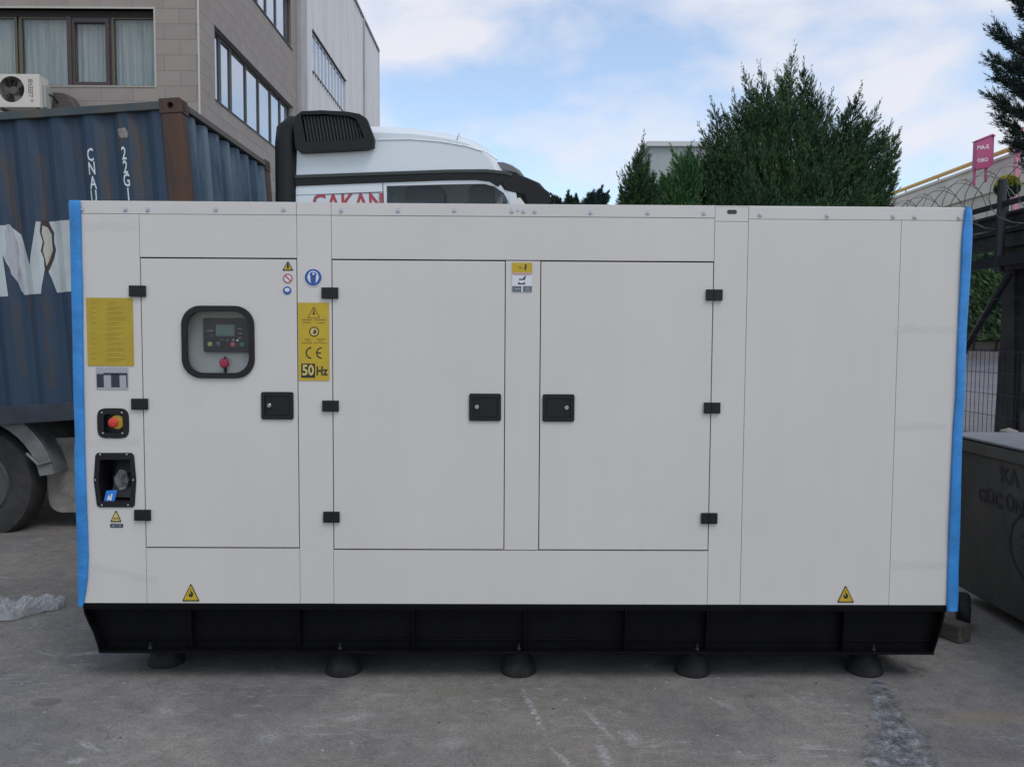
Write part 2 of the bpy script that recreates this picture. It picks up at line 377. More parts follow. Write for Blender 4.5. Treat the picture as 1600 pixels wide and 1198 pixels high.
# ------------------------------------------------------------------ ground
GM = ground_material()
g = MB(); st = 5
g.add([(-300, -30, 0), (300, -30, 0), (300, 500, 0), (-300, 500, 0)], [(0, 1, 2, 3)])
ground = g.build('ground', GM); tag(ground, 'worn grey concrete yard with scrapes and a crumbled patch', kind='structure')

# ------------------------------------------------------------------ the generator set
GM4 = Matrix.Translation((0, GD, 0)) @ Matrix.Rotation(0.0093, 4, 'Z')
gen = thing('generator_set', 'large white canopied generator set on a black skid with three doors and a control window', 'generator', GM4)
def G(px, py, dy=0.0): return on(GM4, px, py, dy)
def gx(px, py, dy=0.0): return G(px, py, dy)[0]
def gz(px, py, dy=0.0): return G(px, py, dy)[1]
XL, XR = gx(117, 620), gx(1500, 620)
XA, XB, XC = gx(223, 620), gx(466, 620), gx(519.5, 620)
XD, XE, XF = gx(1111.5, 620), gx(1163.5, 620), gx(1399.5, 620)
XP, XQ = gx(789, 620), gx(843, 620)
ZT = gz(600, 316.5); ZB = gz(800, 943.5)
g1 = 0.0009; T = 0.03
def panel(name, x0, x1, z0, z1, gap=g1, holes=None, label=None, proud=0.0):
    lo = [[(x0+gap, z0+gap), (x1-gap, z0+gap), (x1-gap, z1-gap), (x0+gap, z1-gap)]] + (holes or [])
    o = MB().prism(lo, -proud, T).build(name, WHITE, gen, bevel=0.0012, seg=2)
    if label: o['label'] = label
    return o
zr = gz(300, 335)                                       # lower edge of the top rail
# side, back, roof and the dark inner shell behind the seams
MB().box(XL+0.004, XR-0.004, T+0.004, 1.56, ZB+0.01, ZT-0.03).build('inner_shell', DARK, gen)
hull = gen.children[-1]
MB().box(XL, XL+0.003, 0.031, 1.6, ZB, ZT-0.02).box(XL+0.0, XL+0.0035, 0.031, 1.6, ZB, ZT-0.02)
MB().box(XL-0.002, XL+0.0035, 0.032, 1.6, ZB, ZT-0.002).build('end_panel', WHITE, gen)
MB().box(XR-0.0035, XR+0.002, 0.032, 1.6, ZB, ZT-0.002).build('end_panel', WHITE, gen)
MB().box(XL+0.004, XR-0.004, 1.565, 1.6, ZB, ZT-0.002).build('back_panel', WHITE, gen)
MB().box(XL-0.002, XR+0.002, 0.0315, 1.6, ZT-0.0015, ZT+0.002).build('roof', WHITE, gen)
# top rails
for (a, b, dz0, dz1, pr) in ((XL, XB, 0.0, 0.0, 0.0), (XB, XC, 0.0, 0.0, 0.001), (XC, XD, 0.0, -0.002, 0.0015),
                             (XD, XE, -0.016, -0.007, 0.0), (XE, XR, -0.004, -0.004, 0.0)):
    panel('top_rail', a, b, zr+dz0, ZT+dz1, proud=pr)
def circ_px(px, py, rpx, n=24):
    x, z = G(px, py); return ring(x, z, rpx/F*GD*1.03, n)
# holes
def rr_px(x0, x1, y0, y1, rpx, n=6):
    a, zb = G(x0, y1); b, zt = G(x1, y0)
    return rrect(a, b, zb, zt, rpx*GD/F, n)
winhole = rr_px(290, 393, 482, 586, 24)
sx0, sz0 = G(151, 789); sx1, sz1 = G(209, 711)
sxm = (sx0+sx1)/2; szm = (sz0+sz1)/2
sock = [(sx0+0.006, sz0), (sx1-0.006, sz0), (sx1+0.002, szm), (sx1-0.006, sz1), (sx0+0.006, sz1), (sx0-0.002, szm)]
esthole = rr_px(157, 197, 642, 681, 6)
panel('end_post_panel', XL, XA, ZB, zr, holes=[sock[:], esthole])
zd1t, zd1b = gz(340, 403.5), gz(340, 855.5)
zd2t, zd2b = gz(812, 407.5), gz(812, 859)
panel('upper_panel', XA, XB, zd1t+0.003, zr)
panel('lower_panel', XA, XB, ZB, zd1b-0.002)
panel('pillar_panel', XB, XC, ZB, zr)
panel('upper_panel', XC, XD, zd2t+0.003, zr)
panel('pillar_panel', XP, XQ, zd2b, zd2t)
panel('lower_panel', XC, XD, ZB, zd2b-0.002)
panel('pillar_panel', XD, XE, ZB, zr-0.016)
panel('air_intake_panel', XE, XF, ZB, zr-0.004)
panel('end_post_panel', XF, XR, ZB, zr-0.004)
def door(x0, x1, z0, z1, holes=None, label=None):
    gp = 0.0034
    d = MB().prism([[(x0+gp, z0+gp), (x1-gp, z0+gp), (x1-gp, z1-gp), (x0+gp, z1-gp)]]+(holes or []), -0.001, T).build('door', WHITE, gen, bevel=0.0025, seg=3)
    if label: d['label'] = label
    return d
d1 = door(XA, XB, zd1b, zd1t, [winhole[:]], 'control door with rounded window')
d2 = door(XC, XP, zd2b, zd2t)
d3 = door(XQ, XD, zd2b, zd2t)
# hinges
for d, pts in ((d1, ((216, 455), (219.5, 631), (224, 804))), (d2, ((516, 458), (517, 634), (518.5, 807))), (d3, ((1115.5, 461), (1112, 637), (1107.5, 809)))):
    for px, py in pts:
        x, z = G(px, py)
        h = MB().box(x-0.040, x+0.040, -0.014, -0.002, z-0.027, z+0.027)
        h.cyl((x, -0.012, z-0.027), (x, -0.012, z+0.027), 0.006, n=10)
        h.build('hinge', BLACK, d, bevel=0.002)
# paddle latches
def latch(px, py, side, d):
    x, z = G(px, py); s = GD/F; w_, h_ = 25*s, 21.5*s
    outer = rrect(x-w_, x+w_, z-h_, z+h_, 0.010, 4)
    inner = rrect(x-w_+0.017, x+w_-0.017, z-h_+0.019, z+h_-0.019, 0.005, 4)
    la = MB().prism([outer, inner], -0.010, -0.0015)
    la.box(x-w_+0.01, x+w_-0.01, -0.0019, -0.0012, z-h_+0.01, z+h_-0.01)
    o = la.build('latch', BLACK, d, bevel=0.0022, seg=3)
    ax0, ax1 = (x-w_+0.052, x+w_-0.019) if side < 0 else (x-w_+0.019, x+w_-0.052)
    pd = MB().prism(rrect(ax0, ax1, z-h_+0.022, z+h_-0.022, 0.003, 3), -0.0065, -0.0022).build('latch_paddle', BLACK, gen, bevel=0.0015)
    lx = x+side*0.040
    lk = MB().lathe([(0.0105, -0.002), (0.0105, -0.009), (0.0085, -0.011), (0.0085, -0.0095), (0.001, -0.0095)], (lx, 0, z+0.001), 'y', 20).box(lx-0.0012, lx+0.0012, -0.0112, -0.009, z-0.005, z+0.006).build('latch_lock', STEEL, gen, smooth=True)
    pd.name = 'paddle'; lk.name = 'lock'
    return o
latch(434, 633.5, -1, d1); latch(758, 636, -1, d2); latch(872.5, 637, 1, d3)

# control window: rubber frame, pane, recessed panel with controller
wf = MB().prism([rr_px(286, 397.5, 478, 590.5, 30, 8), rr_px(294.5, 389, 486.5, 582, 24, 8)], -0.014, 0.004).build('window_frame', BLACK, d1, bevel=0.005, seg=3)
wp = MB().prism(rr_px(292, 392, 484, 584.5, 24, 8), 0.006, 0.009).build('window_pane', GLASSD, d1)
RD = 0.075
PANELG = mat('control_panel_grey', (0.46, 0.47, 0.46), 0.5, var=0.05, scale=5)
cb = MB()
bx0, bz0 = G(280, 596, 0); bx1, bz1 = G(404, 472, 0)
cb.box(bx0-0.03, bx1+0.03, RD, RD+0.004, bz0-0.03, bz1+0.03)
cb.box(bx0-0.034, bx0-0.03, T+0.001, RD+0.004, bz0-0.03, bz1+0.03).box(bx1+0.03, bx1+0.034, T+0.001, RD+0.004, bz0-0.03, bz1+0.03)
cb.box(bx0-0.03, bx1+0.03, T+0.001, RD, bz1+0.03, bz1+0.034).box(bx0-0.03, bx1+0.03, T+0.001, RD, bz0-0.034, bz0-0.03)
cpan = cb.build('control_panel', PANELG, gen)
# open the inner shell behind the control window and the socket recess
bpy.data.objects.remove(hull)
hx = [XL+0.004, sx0-0.02, sx1+0.02, bx0-0.036, bx1+0.036, XR-0.004]
sh = MB()
y1 = T+0.0015
for (a, b, lo, hi) in ((hx[0], hx[1], None, None), (hx[1], hx[2], 's', None), (hx[2], hx[3], None, None), (hx[3], hx[4], 'w', None), (hx[4], hx[5], None, None)):
    if lo is None: sh.box(a, b, y1, y1+0.004, ZB+0.002, ZT-0.004)
    elif lo == 's':
        sh.box(a, b, y1, y1+0.004, ZB+0.002, sz0-0.02)
        sh.box(a, b, y1, y1+0.004, sz1+0.02, gz(170, 684)); sh.box(a, b, y1, y1+0.004, gz(170, 640), ZT-0.004)
    else:
        sh.box(a, b, y1, y1+0.004, ZB+0.002, bz0-0.036); sh.box(a, b, y1, y1+0.004, bz1+0.036, ZT-0.004)
sh.build('inner_shell', DARK, gen)
cx0, cz0 = G(318, 550, RD-0.03); cx1, cz1 = G(391, 497, RD-0.03)
s_ = (cx1-cx0)/73.0
ctrl = MB().prism(rrect(cx0, cx1+0.01, cz0, cz1, 0.012, 4), RD-0.03, RD-0.0005).build('controller', mat('controller_black', (0.02, 0.02, 0.026), 0.35), gen, bevel=0.004)
yf = RD-0.0312
def cpx(px, py): return (cx0+(px-318)*s_, cz1-(py-497)*s_)
def quad(x0, x1, y0, y1, yy, M_, par, name, th=0.0012):
    a = cpx(x0, y0); b = cpx(x1, y1)
    return MB().box(a[0], b[0], yy-th, yy, b[1], a[1]).build(name, M_, par)
quad(338, 367, 507, 525, yf, mat('bezel_grey', (0.14, 0.16, 0.17), 0.4), ctrl, 'screen_bezel')
quad(341, 364, 510, 523, yf-0.0015, mat('lcd_screen', (0.09, 0.16, 0.165), 0.15), ctrl, 'screen')
for (px, py, r, c) in ((328.5, 537.5, 3.6, (0.42, 0.36, 0.14)), (341, 537, 3.4, (0.09, 0.14, 0.14)), (364, 538, 3.6, (0.50, 0.10, 0.12)), (378, 538, 3.6, (0.06, 0.20, 0.14)),
                       (365, 531, 1.8, (0.25, 0.26, 0.3)), (371, 531.5, 1.7, (0.6, 0.6, 0.65)), (347, 531, 2, (0.1, 0.12, 0.12)), (356, 531, 2, (0.08, 0.16, 0.12))):
    x, z = cpx(px, py)
    MB().lathe([(r*s_, 0), (r*s_, -0.003), (r*s_*0.75, -0.0045), (0.0005, -0.0045)], (x, yf, z), 'y', 16).build('button', mat('btn%d' % int(px*7), c, 0.4), ctrl, smooth=True)
pr = MB()
for (x0, x1, y) in ((326, 334, 516), (371, 378, 513), (372, 378, 520), (330, 332, 524), (372, 377, 527), (324, 326, 516)):
    a = cpx(x0, y); b = cpx(x1, y+1.6); pr.box(a[0], b[0], yf-0.001, yf, b[1], a[1])
pr.build('panel_printing', mat('panel_print', (0.22, 0.23, 0.26), 0.5), ctrl)
x, z = G(351, 567, RD-0.02)
kn = MB().lathe([(0.008, 0.020), (0.011, 0.002), (0.0225, 0.0), (0.024, -0.006), (0.019, -0.013), (0.001, -0.015)], (x, RD-0.021, z), 'y', 20).build('emergency_knob', mat('pink_red', (0.42, 0.02, 0.07), 0.35), gen, smooth=True)
MB().box(x-0.007, x+0.005, RD-0.014, RD-0.004, z-0.055, z-0.018).box(x-0.003, x+0.003, RD-0.02, RD-0.005, z+0.02, z+0.03).build('knob_key', BLACK, kn)

# emergency stop box in the end post
x0_, z0_ = G(153, 684.5); x1_, z1_ = G(201.5, 637.5)
def squircle(x0, x1, z0, z1, n=32, e=4.2):
    cx, cz, rx, rz = (x0+x1)/2, (z0+z1)/2, (x1-x0)/2, (z1-z0)/2; P = []
    for i in range(n):
        t = 2*PI*i/n; c, s = math.cos(t), math.sin(t)
        P.append((cx+rx*math.copysign(abs(c)**(2/e), c), cz+rz*math.copysign(abs(s)**(2/e), s)))
    return P
hol = rr_px(163, 192, 647, 676, 5)
es = MB().prism([squircle(x0_, x1_, z0_, z1_), hol], -0.005, -0.0005)
a, zb_ = G(163, 676); b, zt_ = G(192, 647)
es.box(a-0.002, b+0.002, 0.024, 0.026, zb_-0.002, zt_+0.002)
es.box(a-0.003, a-0.0005, -0.0006, 0.026, zb_, zt_).box(b+0.0005, b+0.003, -0.0006, 0.026, zb_, zt_).box(a, b, -0.0006, 0.026, zt_+0.0005, zt_+0.003).box(a, b, -0.0006, 0.026, zb_-0.003, zb_-0.0005)
esb = es.build('stop_button_box', BLACK, gen, bevel=0.0015)
x, z = G(181.5, 659.5)
MB().lathe([(0.034, 0.018), (0.034, 0.012), (0.022, 0.008), (0.0005, 0.008)], (x, 0, z), 'y', 28).build('yellow_collar', YELK, esb, smooth=True)
x, z = G(178, 659.5)
MB().lathe([(0.012, 0.008), (0.012, -0.006), (0.0235, -0.012), (0.0245, -0.018), (0.019, -0.026), (0.001, -0.029)], (x+0.004, 0, z), 'y', 28).build('stop_button', REDK, esb, smooth=True)
def screw(px, py, r=0.0045, dy=-0.0052, par=None):
    x, z = G(px, py)
    return MB().lathe([(r, 0.0), (r, -0.0015), (r*0.6, -0.003), (0.0003, -0.0034)], (x, dy, z), 'y', 10).build('screw', STEEL, par or gen, smooth=True)
for p in ((160, 644.5), (191, 644.5), (161.5, 676.5), (192, 676.5)): screw(*p, par=esb)

# socket recess in the end post: plate, deep tray with a sloped socket face
P6 = [G(149.5, 711), G(147, 750), G(152, 789), G(156, 792), G(208, 792), G(211, 789), G(213.5, 750), G(210, 711), G(206, 707), G(153, 707)]
inn = [G(157, 718), G(155, 750), G(158.5, 783), G(203.5, 783), G(206, 750), G(203.5, 718)]
rim = MB().prism([P6, inn], -0.006, -0.0006).build('socket_frame', BLACK, gen, bevel=0.002)
tr = MB(); DD = 0.13
ns = len(inn); vs = [(p[0], -0.0012, p[1]) for p in inn] + [(p[0]*0.999-0.001, DD, p[1]) for p in inn]
tr.add(vs, [(i, (i+1) % ns, ns+(i+1) % ns, ns+i) for i in range(ns)] + [tuple(range(ns, 2*ns))])
tray = tr.build('socket_tray', BLACK, gen)
xa, zt2 = G(170, 722); xb, zb2 = G(204, 780)
MB().add([(xa-0.012, 0.12, zt2), (xb, 0.12, zt2), (xb, 0.05, zb2), (xa-0.018, 0.05, zb2), (xa-0.012, 0.128, zt2), (xb, 0.128, zt2), (xb, 0.128, zb2), (xa-0.018, 0.128, zb2)],
         [(0, 3, 2, 1), (4, 5, 6, 7), (0, 1, 5, 4), (3, 7, 6, 2), (0, 4, 7, 3), (1, 2, 6, 5)]).build('socket_face', mat('socket_face', (0.02, 0.02, 0.021), 0.55), tray)
x, z = G(190, 752)
MB().lathe([(0.03, 0.09), (0.03, 0.05), (0.024, 0.045), (0.020, 0.06), (0.001, 0.06)], (x, 0, z), 'y', 20).build('socket', RUBBER, tray, smooth=True)
for p in ((157.5, 709.8), (199, 709.5), (149.8, 749.5), (209, 749.5), (160, 788.5), (201, 788.5)): screw(*p, dy=-0.0062)
# crumpled clear wrap and the blue tag inside the recess
def crumple(cx, cy, cz, sx_, sy_, sz_, seed, n=14, pw=1.0):
    rnd = random.Random(seed); M_ = MB(); vs = []
    for j in range(n+1):
        for i in range(2*n):
            t = PI*j/n; p = PI*i/n
            k = 0.62+0.38*rnd.random()
            vs.append((cx+sx_*k*math.sin(t)*math.cos(p), cy+sy_*k*math.sin(t)*math.sin(p), cz+sz_*k*math.cos(t)))
    fs = [(j*2*n+i, j*2*n+(i+1) % (2*n), (j+1)*2*n+(i+1) % (2*n), (j+1)*2*n+i) for j in range(n) for i in range(2*n)]
    return M_.add(vs, fs)
def film_mat(name, alpha, col):
    M_ = mat(name, col, 0.22, spec=0.8); M_.node_tree.nodes['Principled BSDF'].inputs['Alpha'].default_value = alpha; return M_
FILM = film_mat('clear_film', 0.34, (0.55, 0.57, 0.62))
x, z = G(187, 752, 0.03)
bag = crumple(x, 0.05, z+0.004, 0.040, 0.018, 0.055, 3, 9).build('plastic_wrap', film_mat('wrap_film', 0.16, (0.5, 0.52, 0.56)))
bag.matrix_world = GM4; tag(bag, 'small crumpled clear plastic wrap inside the socket recess of the generator', 'plastic wrap')
q = [G(164.5, 767, 0.0), G(181.5, 766, 0.0), G(177, 784, 0.0), G(160, 785, 0.0)]
bt = MB().prism(q, 0.010, 0.0125).build('blue_tag', mat('blue_tag', (0.02, 0.19, 0.62), 0.4), None)
bt.matrix_world = GM4; tag(bt, 'small blue tag card lying in the lower corner of the socket recess', 'tag')
cxm = sum(p[0] for p in q)/4; czm = sum(p[1] for p in q)/4
MB().prism([(cxm-0.016, czm-0.02), (cxm+0.006, czm-0.02), (cxm+0.012, czm+0.012), (cxm+0.004, czm+0.012), (cxm+0.002, czm-0.006), (cxm-0.006, czm+0.006), (cxm-0.012, czm-0.002)], 0.0088, 0.0098).build('tag_print', WPRINT, bt)

# ---- stickers
def sticker(px0, px1, py0, py1, M_, name='sticker', dy=-0.0026, r=1.0, label=None):
    o = MB().prism(rr_px(px0, px1, py0, py1, r, 3), dy, dy+0.001).build(name, M_, gen)
    if label: o['label'] = label
    return o
def bars(par, rows, M_, dy=-0.0032, name='print_lines'):
    kd = 'stuff' if name == 'print_lines' else None
    b_ = MB()
    for (x0, x1, y0, y1) in rows:
        a, zb_ = G(x0, y1); b, zt_ = G(x1, y0); b_.box(a, b, dy, dy+0.0004, zb_, zt_)
    return tag(b_.build(name, M_, par), kind=kd)
def poly(par, pts, M_, dy=-0.0032, name='pictogram', th=0.0005):
    loops = pts if isinstance(pts[0][0], (tuple, list)) else [pts]
    return MB().prism([[G(*p) for p in l] for l in loops], dy, dy+th).build(name, M_, par)
def tri(cx, cy, w_, h_): return [(cx-w_/2, cy+h_/2), (cx-w_/2+1.2, cy+h_/2+0.6), (cx+w_/2-1.2, cy+h_/2+0.6), (cx+w_/2, cy+h_/2), (cx+0.8, cy-h_/2), (cx-0.8, cy-h_/2)]
def circle_px(cx, cy, r, n=24): return [(cx+r*math.cos(2*PI*i/n), cy+r*math.sin(2*PI*i/n)) for i in range(n)]
yl = sticker(137.5, 207.5, 465.5, 571.5, YELOLD, label='plain yellow instruction sheet in faded print')
rnd = random.Random(2); rows = []
for i in range(12):
    y = 472+i*8; rows += [(143, 148+rnd.random()*3, y, y+0.9), (166+rnd.random()*3, 182+rnd.random()*18, y, y+0.9), (166, 176+rnd.random()*20, y+3, y+3.8)]
bars(yl, rows, INKYEL)
pl = sticker(151, 200, 574, 608.5, ALU, 'nameplate', label='silver nameplate with dark blue blocks')
bars(pl, [(152, 162.3, 584, 605), (174.3, 187, 584, 605), (198, 199.4, 584, 605), (162, 199, 582.5, 586)], NAVY, name='plate_blocks')
# column of signs at the control door corner
s1 = poly(gen, tri(450, 415.5, 17, 13.5), INK, -0.0028, 'warning_triangle'); poly(s1, tri(450, 416, 12.5, 9.5), YEL, -0.0034); poly(s1, [(449, 411.5), (451, 411.5), (452, 417), (450.5, 421), (448.5, 418)], INK, -0.004)
s2 = poly(gen, circle_px(450, 435, 7.8), WPRINT, -0.0028, 'prohibition_sign'); poly(s2, [circle_px(450, 435, 7.4), circle_px(450, 435, 5.7)], REDP, -0.0034); poly(s2, [(445, 430.6), (446.4, 429.6), (455, 438.6), (453.8, 440)], REDP, -0.0039)
s3 = poly(gen, circle_px(449, 454, 7.6), WPRINT, -0.0026, 'mandatory_sign'); poly(s3, circle_px(449, 454, 6.7), BLUEP, -0.0032); poly(s3, [(445, 452), (446, 450.5), (449, 449.8), (452, 450.5), (453, 452), (452.4, 455), (450, 456), (448, 456), (445.6, 455)], WPRINT, -0.0038)
s4 = poly(gen, circle_px(489.5, 433.5, 14.5, 32), WPRINT, -0.0026, 'ear_protection_sign'); poly(s4, circle_px(489.5, 433.5, 13.2, 32), BLUEP, -0.0032)
poly(s4, [(481.5, 437), (480.4, 433), (482, 428), (484.5, 424.5), (489.5, 422.8), (494.5, 424.5), (497, 428), (498.6, 433), (497.5, 437), (495, 441), (492.5, 442.2), (486.5, 442.2), (484, 441)], WPRINT, -0.0038)
poly(s4, [(484, 428), (486, 425.5), (489.5, 424.8), (493, 425.5), (495, 428), (494, 431), (493.6, 441), (489.5, 443), (485.6, 441), (485, 431)], BLUEP, -0.0044)
poly(s4, circle_px(490, 428, 1.8, 12), WPRINT, -0.0049)
# tall yellow sticker with CE and 50 Hz
ys = sticker(467, 514, 473, 594.5, YEL, label='tall yellow warning sticker with CE and 50 Hz')
poly(ys, [tri(490.5, 488, 19, 16.5), tri(490.5, 488.6, 16.8, 14.2)], INK, -0.0034)
poly(ys, [(490, 483), (491, 483), (491.6, 488), (492.6, 491.5), (488.6, 491.5), (489.6, 488)], INK, -0.0034)
poly(ys, [circle_px(491, 518.2, 7.8), circle_px(491, 518.2, 6.1)], INK, -0.0034)
poly(ys, circle_px(491, 518.2, 6.1), YELPALE, -0.0032); poly(ys, [(490.4, 514.6), (493.4, 515.4), (494.6, 518.5), (493, 521.6), (490, 521.4), (489, 519), (491, 518)], INK, -0.0038)
bars(ys, [(472.5, 487.5, 498.9, 500.3), (491.5, 509, 498.9, 500.3), (473, 486, 503, 504.2), (496, 507, 503.6, 504.6), (476, 485, 529, 530.2), (495, 508, 529, 530.3), (478, 487, 532.2, 533), (497, 504, 532, 533), (472, 488, 535.4, 536.4), (491, 511, 535.4, 536.2)], INKSOFT)
def arc_band(cx, cy, ro, ri, a0, a1, n=14, sx_=1.0):
    o_ = [(cx+sx_*ro*math.cos(math.radians(a0+(a1-a0)*i/n)), cy+ro*math.sin(math.radians(a0+(a1-a0)*i/n))) for i in range(n+1)]
    i_ = [(cx+sx_*ri*math.cos(math.radians(a1+(a0-a1)*i/n)), cy+ri*math.sin(math.radians(a1+(a0-a1)*i/n))) for i in range(n+1)]
    return o_+i_
poly(ys, arc_band(487, 551.3, 9.3, 7.3, 92, 268), INK, -0.0034, 'letter')
poly(ys, arc_band(503.4, 551.3, 9.3, 7.3, 92, 268), INK, -0.0034, 'letter'); poly(ys, [(495.2, 550.2), (501.8, 550.2), (501.8, 552.2), (495.2, 552.2)], INK, -0.0034, 'letter')
bars(ys, [(471, 492.5, 568, 590)], INK, -0.0034, 'black_block')
x, z = G(481.6, 579); text('50', 'letter', x, z, -0.004, 0.071, YELPALE, ys, width=0.82, bold=0.002)
x, z = G(503, 580); text('Hz', 'letter', x, z, -0.004, 0.060, INK, ys, width=0.80, bold=0.0015)
# sticker on the middle pillar
ps = sticker(800, 831.5, 410, 456.5, WPRINT, label='white and yellow chart with figure and seat')
bars(ps, [(800, 831.5, 410.4, 426)], YEL, name='yellow_field'); bars(ps, [(800, 831.5, 427, 428), (801, 830, 429, 429.7)], mat('pink_ink', (0.45, 0.16, 0.14), 0.5), name='red_line')
poly(ps, circle_px(821.3, 414.6, 1.7, 10), INK, -0.0038); poly(ps, [(819.4, 417), (822.8, 416.6), (822.4, 419.6), (820.5, 423.5), (819.6, 420)], INK, -0.0038)
poly(ps, [(810, 416), (812.5, 418.2), (816, 417.8), (816, 418.8), (812, 419.4)], INK, -0.0038)
poly(ps, [(811, 435.8), (817, 435.6), (820, 431), (822, 431), (820, 437.4), (811, 437.6)], INK, -0.0034)
poly(ps, [(809.5, 442), (811, 440), (812, 442.4), (818, 442.6), (819, 440), (820.4, 442), (820.2, 444.4), (809.4, 444.4)], INK, -0.0034)
bars(ps, [(800.4, 814.6, 447, 456), (817, 831, 447, 456)], GREYP, name='grey_field'); bars(ps, [(804, 813, 451, 452), (821, 827, 450, 451), (820, 828, 453, 453.8)], ALU, -0.0037)
# low warning triangles
def tri_sign(cx, cy, w_, h_, fill, flame=True):
    a = poly(gen, tri(cx, cy, w_, h_), INK, -0.0027, 'warning_triangle'); poly(a, tri(cx, cy+0.5, w_-4.5, h_-4.6), fill, -0.0033)
    if flame: poly(a, [(cx-0.5, cy-6.5), (cx+0.5, cy-2), (cx+3.4, cy+0.5), (cx+3.6, cy+4.5), (cx+1, cy+7), (cx-2.6, cy+6.2), (cx-3.6, cy+3), (cx-2.4, cy-0.5), (cx-1.6, cy+3), (cx, cy+3.2), (cx-0.6, cy-2)], INK, -0.0039)
    return a
tri_sign(298.5, 925, 26.5, 26, YEL); tri_sign(1321, 927.5, 26, 25, YEL)
a = tri_sign(181.5, 806, 17, 17, YELPALE, False); bars(a, [(177.5, 186, 808, 811)], mat('ochre_ink', (0.30, 0.2, 0.06), 0.5), -0.0039)
nb = sticker(172.5, 192.5, 818, 823.5, NAVY); bars(nb, [(175, 180, 820, 821.6), (182, 184, 820, 821.6), (186, 190, 820, 821.6)], ALU)

# ---- bolts and slot along the top rail
for px in (128, 196, 231, 337, 443):
    x, z = G(px, 327.5); MB().lathe([(0.0115, -0.0001), (0.0115, -0.002), (0.0075, -0.0025), (0.0075, -0.006), (0.0005, -0.007)], (x, 0, z), 'y', 12).build('bolt', STEEL, gen, smooth=True)
for px, py in ((533, 329), (622, 329), (710, 328.5), (800, 330), (818, 330), (835.5, 330), (923, 332), (1012, 332.5), (1100, 333), (1188, 335.5), (1293, 337), (1396, 338), (1430, 339), (1499, 340)):
    x, z = G(px, py); MB().lathe([(0.0115, -0.0001), (0.0115, -0.0035), (0.0075, -0.004), (0.0075, -0.0075), (0.0005, -0.0085)], (x, 0, z), 'y', 12).build('bolt', STEEL, gen, smooth=True)
x, z = G(809, 330); MB().cyl((x, -0.003, z), (x, 0.001, z), 0.003, n=8).build('rivet', DARK, gen)
MB().prism(rr_px(1136, 1151.5, 328, 334.5, 3, 5), -0.0012, -0.0002).build('slot', mat('slot_dark', (0.03, 0.05, 0.03), 0.7), gen)
# lifting eye seen over the roof edge
x, z = G(811, 312, 0.2)
MB().add([(x-0.05, 0.19, ZT+0.002), (x+0.05, 0.19, ZT+0.002), (x+0.05, 0.21, ZT+0.002), (x-0.05, 0.21, ZT+0.002), (x-0.006, 0.19, ZT+0.06), (x+0.006, 0.19, ZT+0.06), (x+0.006, 0.21, ZT+0.06), (x-0.006, 0.21, ZT+0.06)],
         [(0, 3, 2, 1), (4, 5, 6, 7), (0, 1, 5, 4), (1, 2, 6, 5), (2, 3, 7, 6), (3, 0, 4, 7)]).build('lifting_eye', WHITE, gen, bevel=0.003)
# ---- clear tape marks
TAPE = film_mat('clear_tape', 0.13, (0.62, 0.62, 0.62))
def tape(pts, w_):
    m_ = MB(); n = len(pts)
    up = [(*(G(p[0], p[1]-w_/2)),) for p in pts]; dn = [(*(G(p[0], p[1]+w_/2)),) for p in pts]
    rnd_ = random.Random(int(pts[0][0])); vs = []
    for a_, b_ in zip(up, dn): vs += [(a_[0], -0.0045-0.002*rnd_.random(), a_[1]), (b_[0], -0.0045-0.002*rnd_.random(), b_[1])]
    o = m_.add(vs, [(2*i, 2*i+1, 2*i+3, 2*i+2) for i in range(n-1)]).build('tape', TAPE); o.matrix_world = GM4
    return o
t1_ = tape([(132+i*9, 352+2*math.sin(i*1.3)) for i in range(11)], 14); tag(t1_, 'clear tape holding the left blue foam strip near the top rail', 'tape')
t2_ = tape([(138+i*10, 880+i*2.4+1.5*math.sin(i)) for i in range(12)], 11); tag(t2_, 'wrinkled clear tape near the bottom of the left blue foam strip', 'tape')
t3_ = tape([(132+i*8, 690+1.5*math.sin(i*1.1)) for i in range(12)], 12); tag(t3_, 'clear tape between the stop button and the socket recess', 'tape')
t4_ = tape([(1398+i*9, 513+2*math.sin(i*1.7)) for i in range(12)], 12); tag(t4_, 'clear tape halfway up beside the right blue foam strip', 'tape')
t5_ = tape([(1392+i*9, 881+1.5*math.sin(i)) for i in range(11)], 12); tag(t5_, 'clear tape near the foot of the right blue foam strip', 'tape')
t6_ = tape([(1398+i*9, 664+1.5*math.sin(i)) for i in range(10)], 11); tag(t6_, 'clear tape at lower middle height beside the right blue foam strip', 'tape')

# ---- skid
zt_, zbb = gz(800, 943.5), gz(800, 1021)
Lp = [G(129, 945), G(131, 958), G(137, 972), G(145, 988), G(150, 1003), G(155, 1019.5)]
Rp = [G(1459, 1021.5), G(1466, 1000), G(1471, 985), G(1476, 965), G(1479, 945)]
lx_ = [p[0] for p in Lp]
zs = lambda p: max(zbb, min(zt_-0.001, p[1]))
outl = [(p[0], zs(p)) for p in Lp] + [(p[0], zs(p)) for p in Rp]
MB().prism(outl, 0.055, 1.5).build('base_frame', SKID, gen, bevel=0.003)
zf1, zf2 = gz(800, 954), gz(800, 1004)
MB().box(Lp[1][0]-0.003, Rp[-1][0]+0.004, 0.001, 0.0548, zf1, zt_-0.0012).build('top_flange', SKID, gen, bevel=0.003)
MB().prism([(Lp[-1][0]-0.0, zbb+0.0005), (Rp[0][0], zbb+0.0005), (Rp[0][0]+0.001, zbb+0.011), (Lp[-1][0]-0.003, zbb+0.011)], -0.004, 0.0545).build('bottom_flange', SKID, gen, bevel=0.002)
MB().box(Lp[-2][0], Rp[1][0], 0.044, 0.0549, zf2-0.003, zf2+0.003).build('weld_bead', SKID, gen, bevel=0.002)
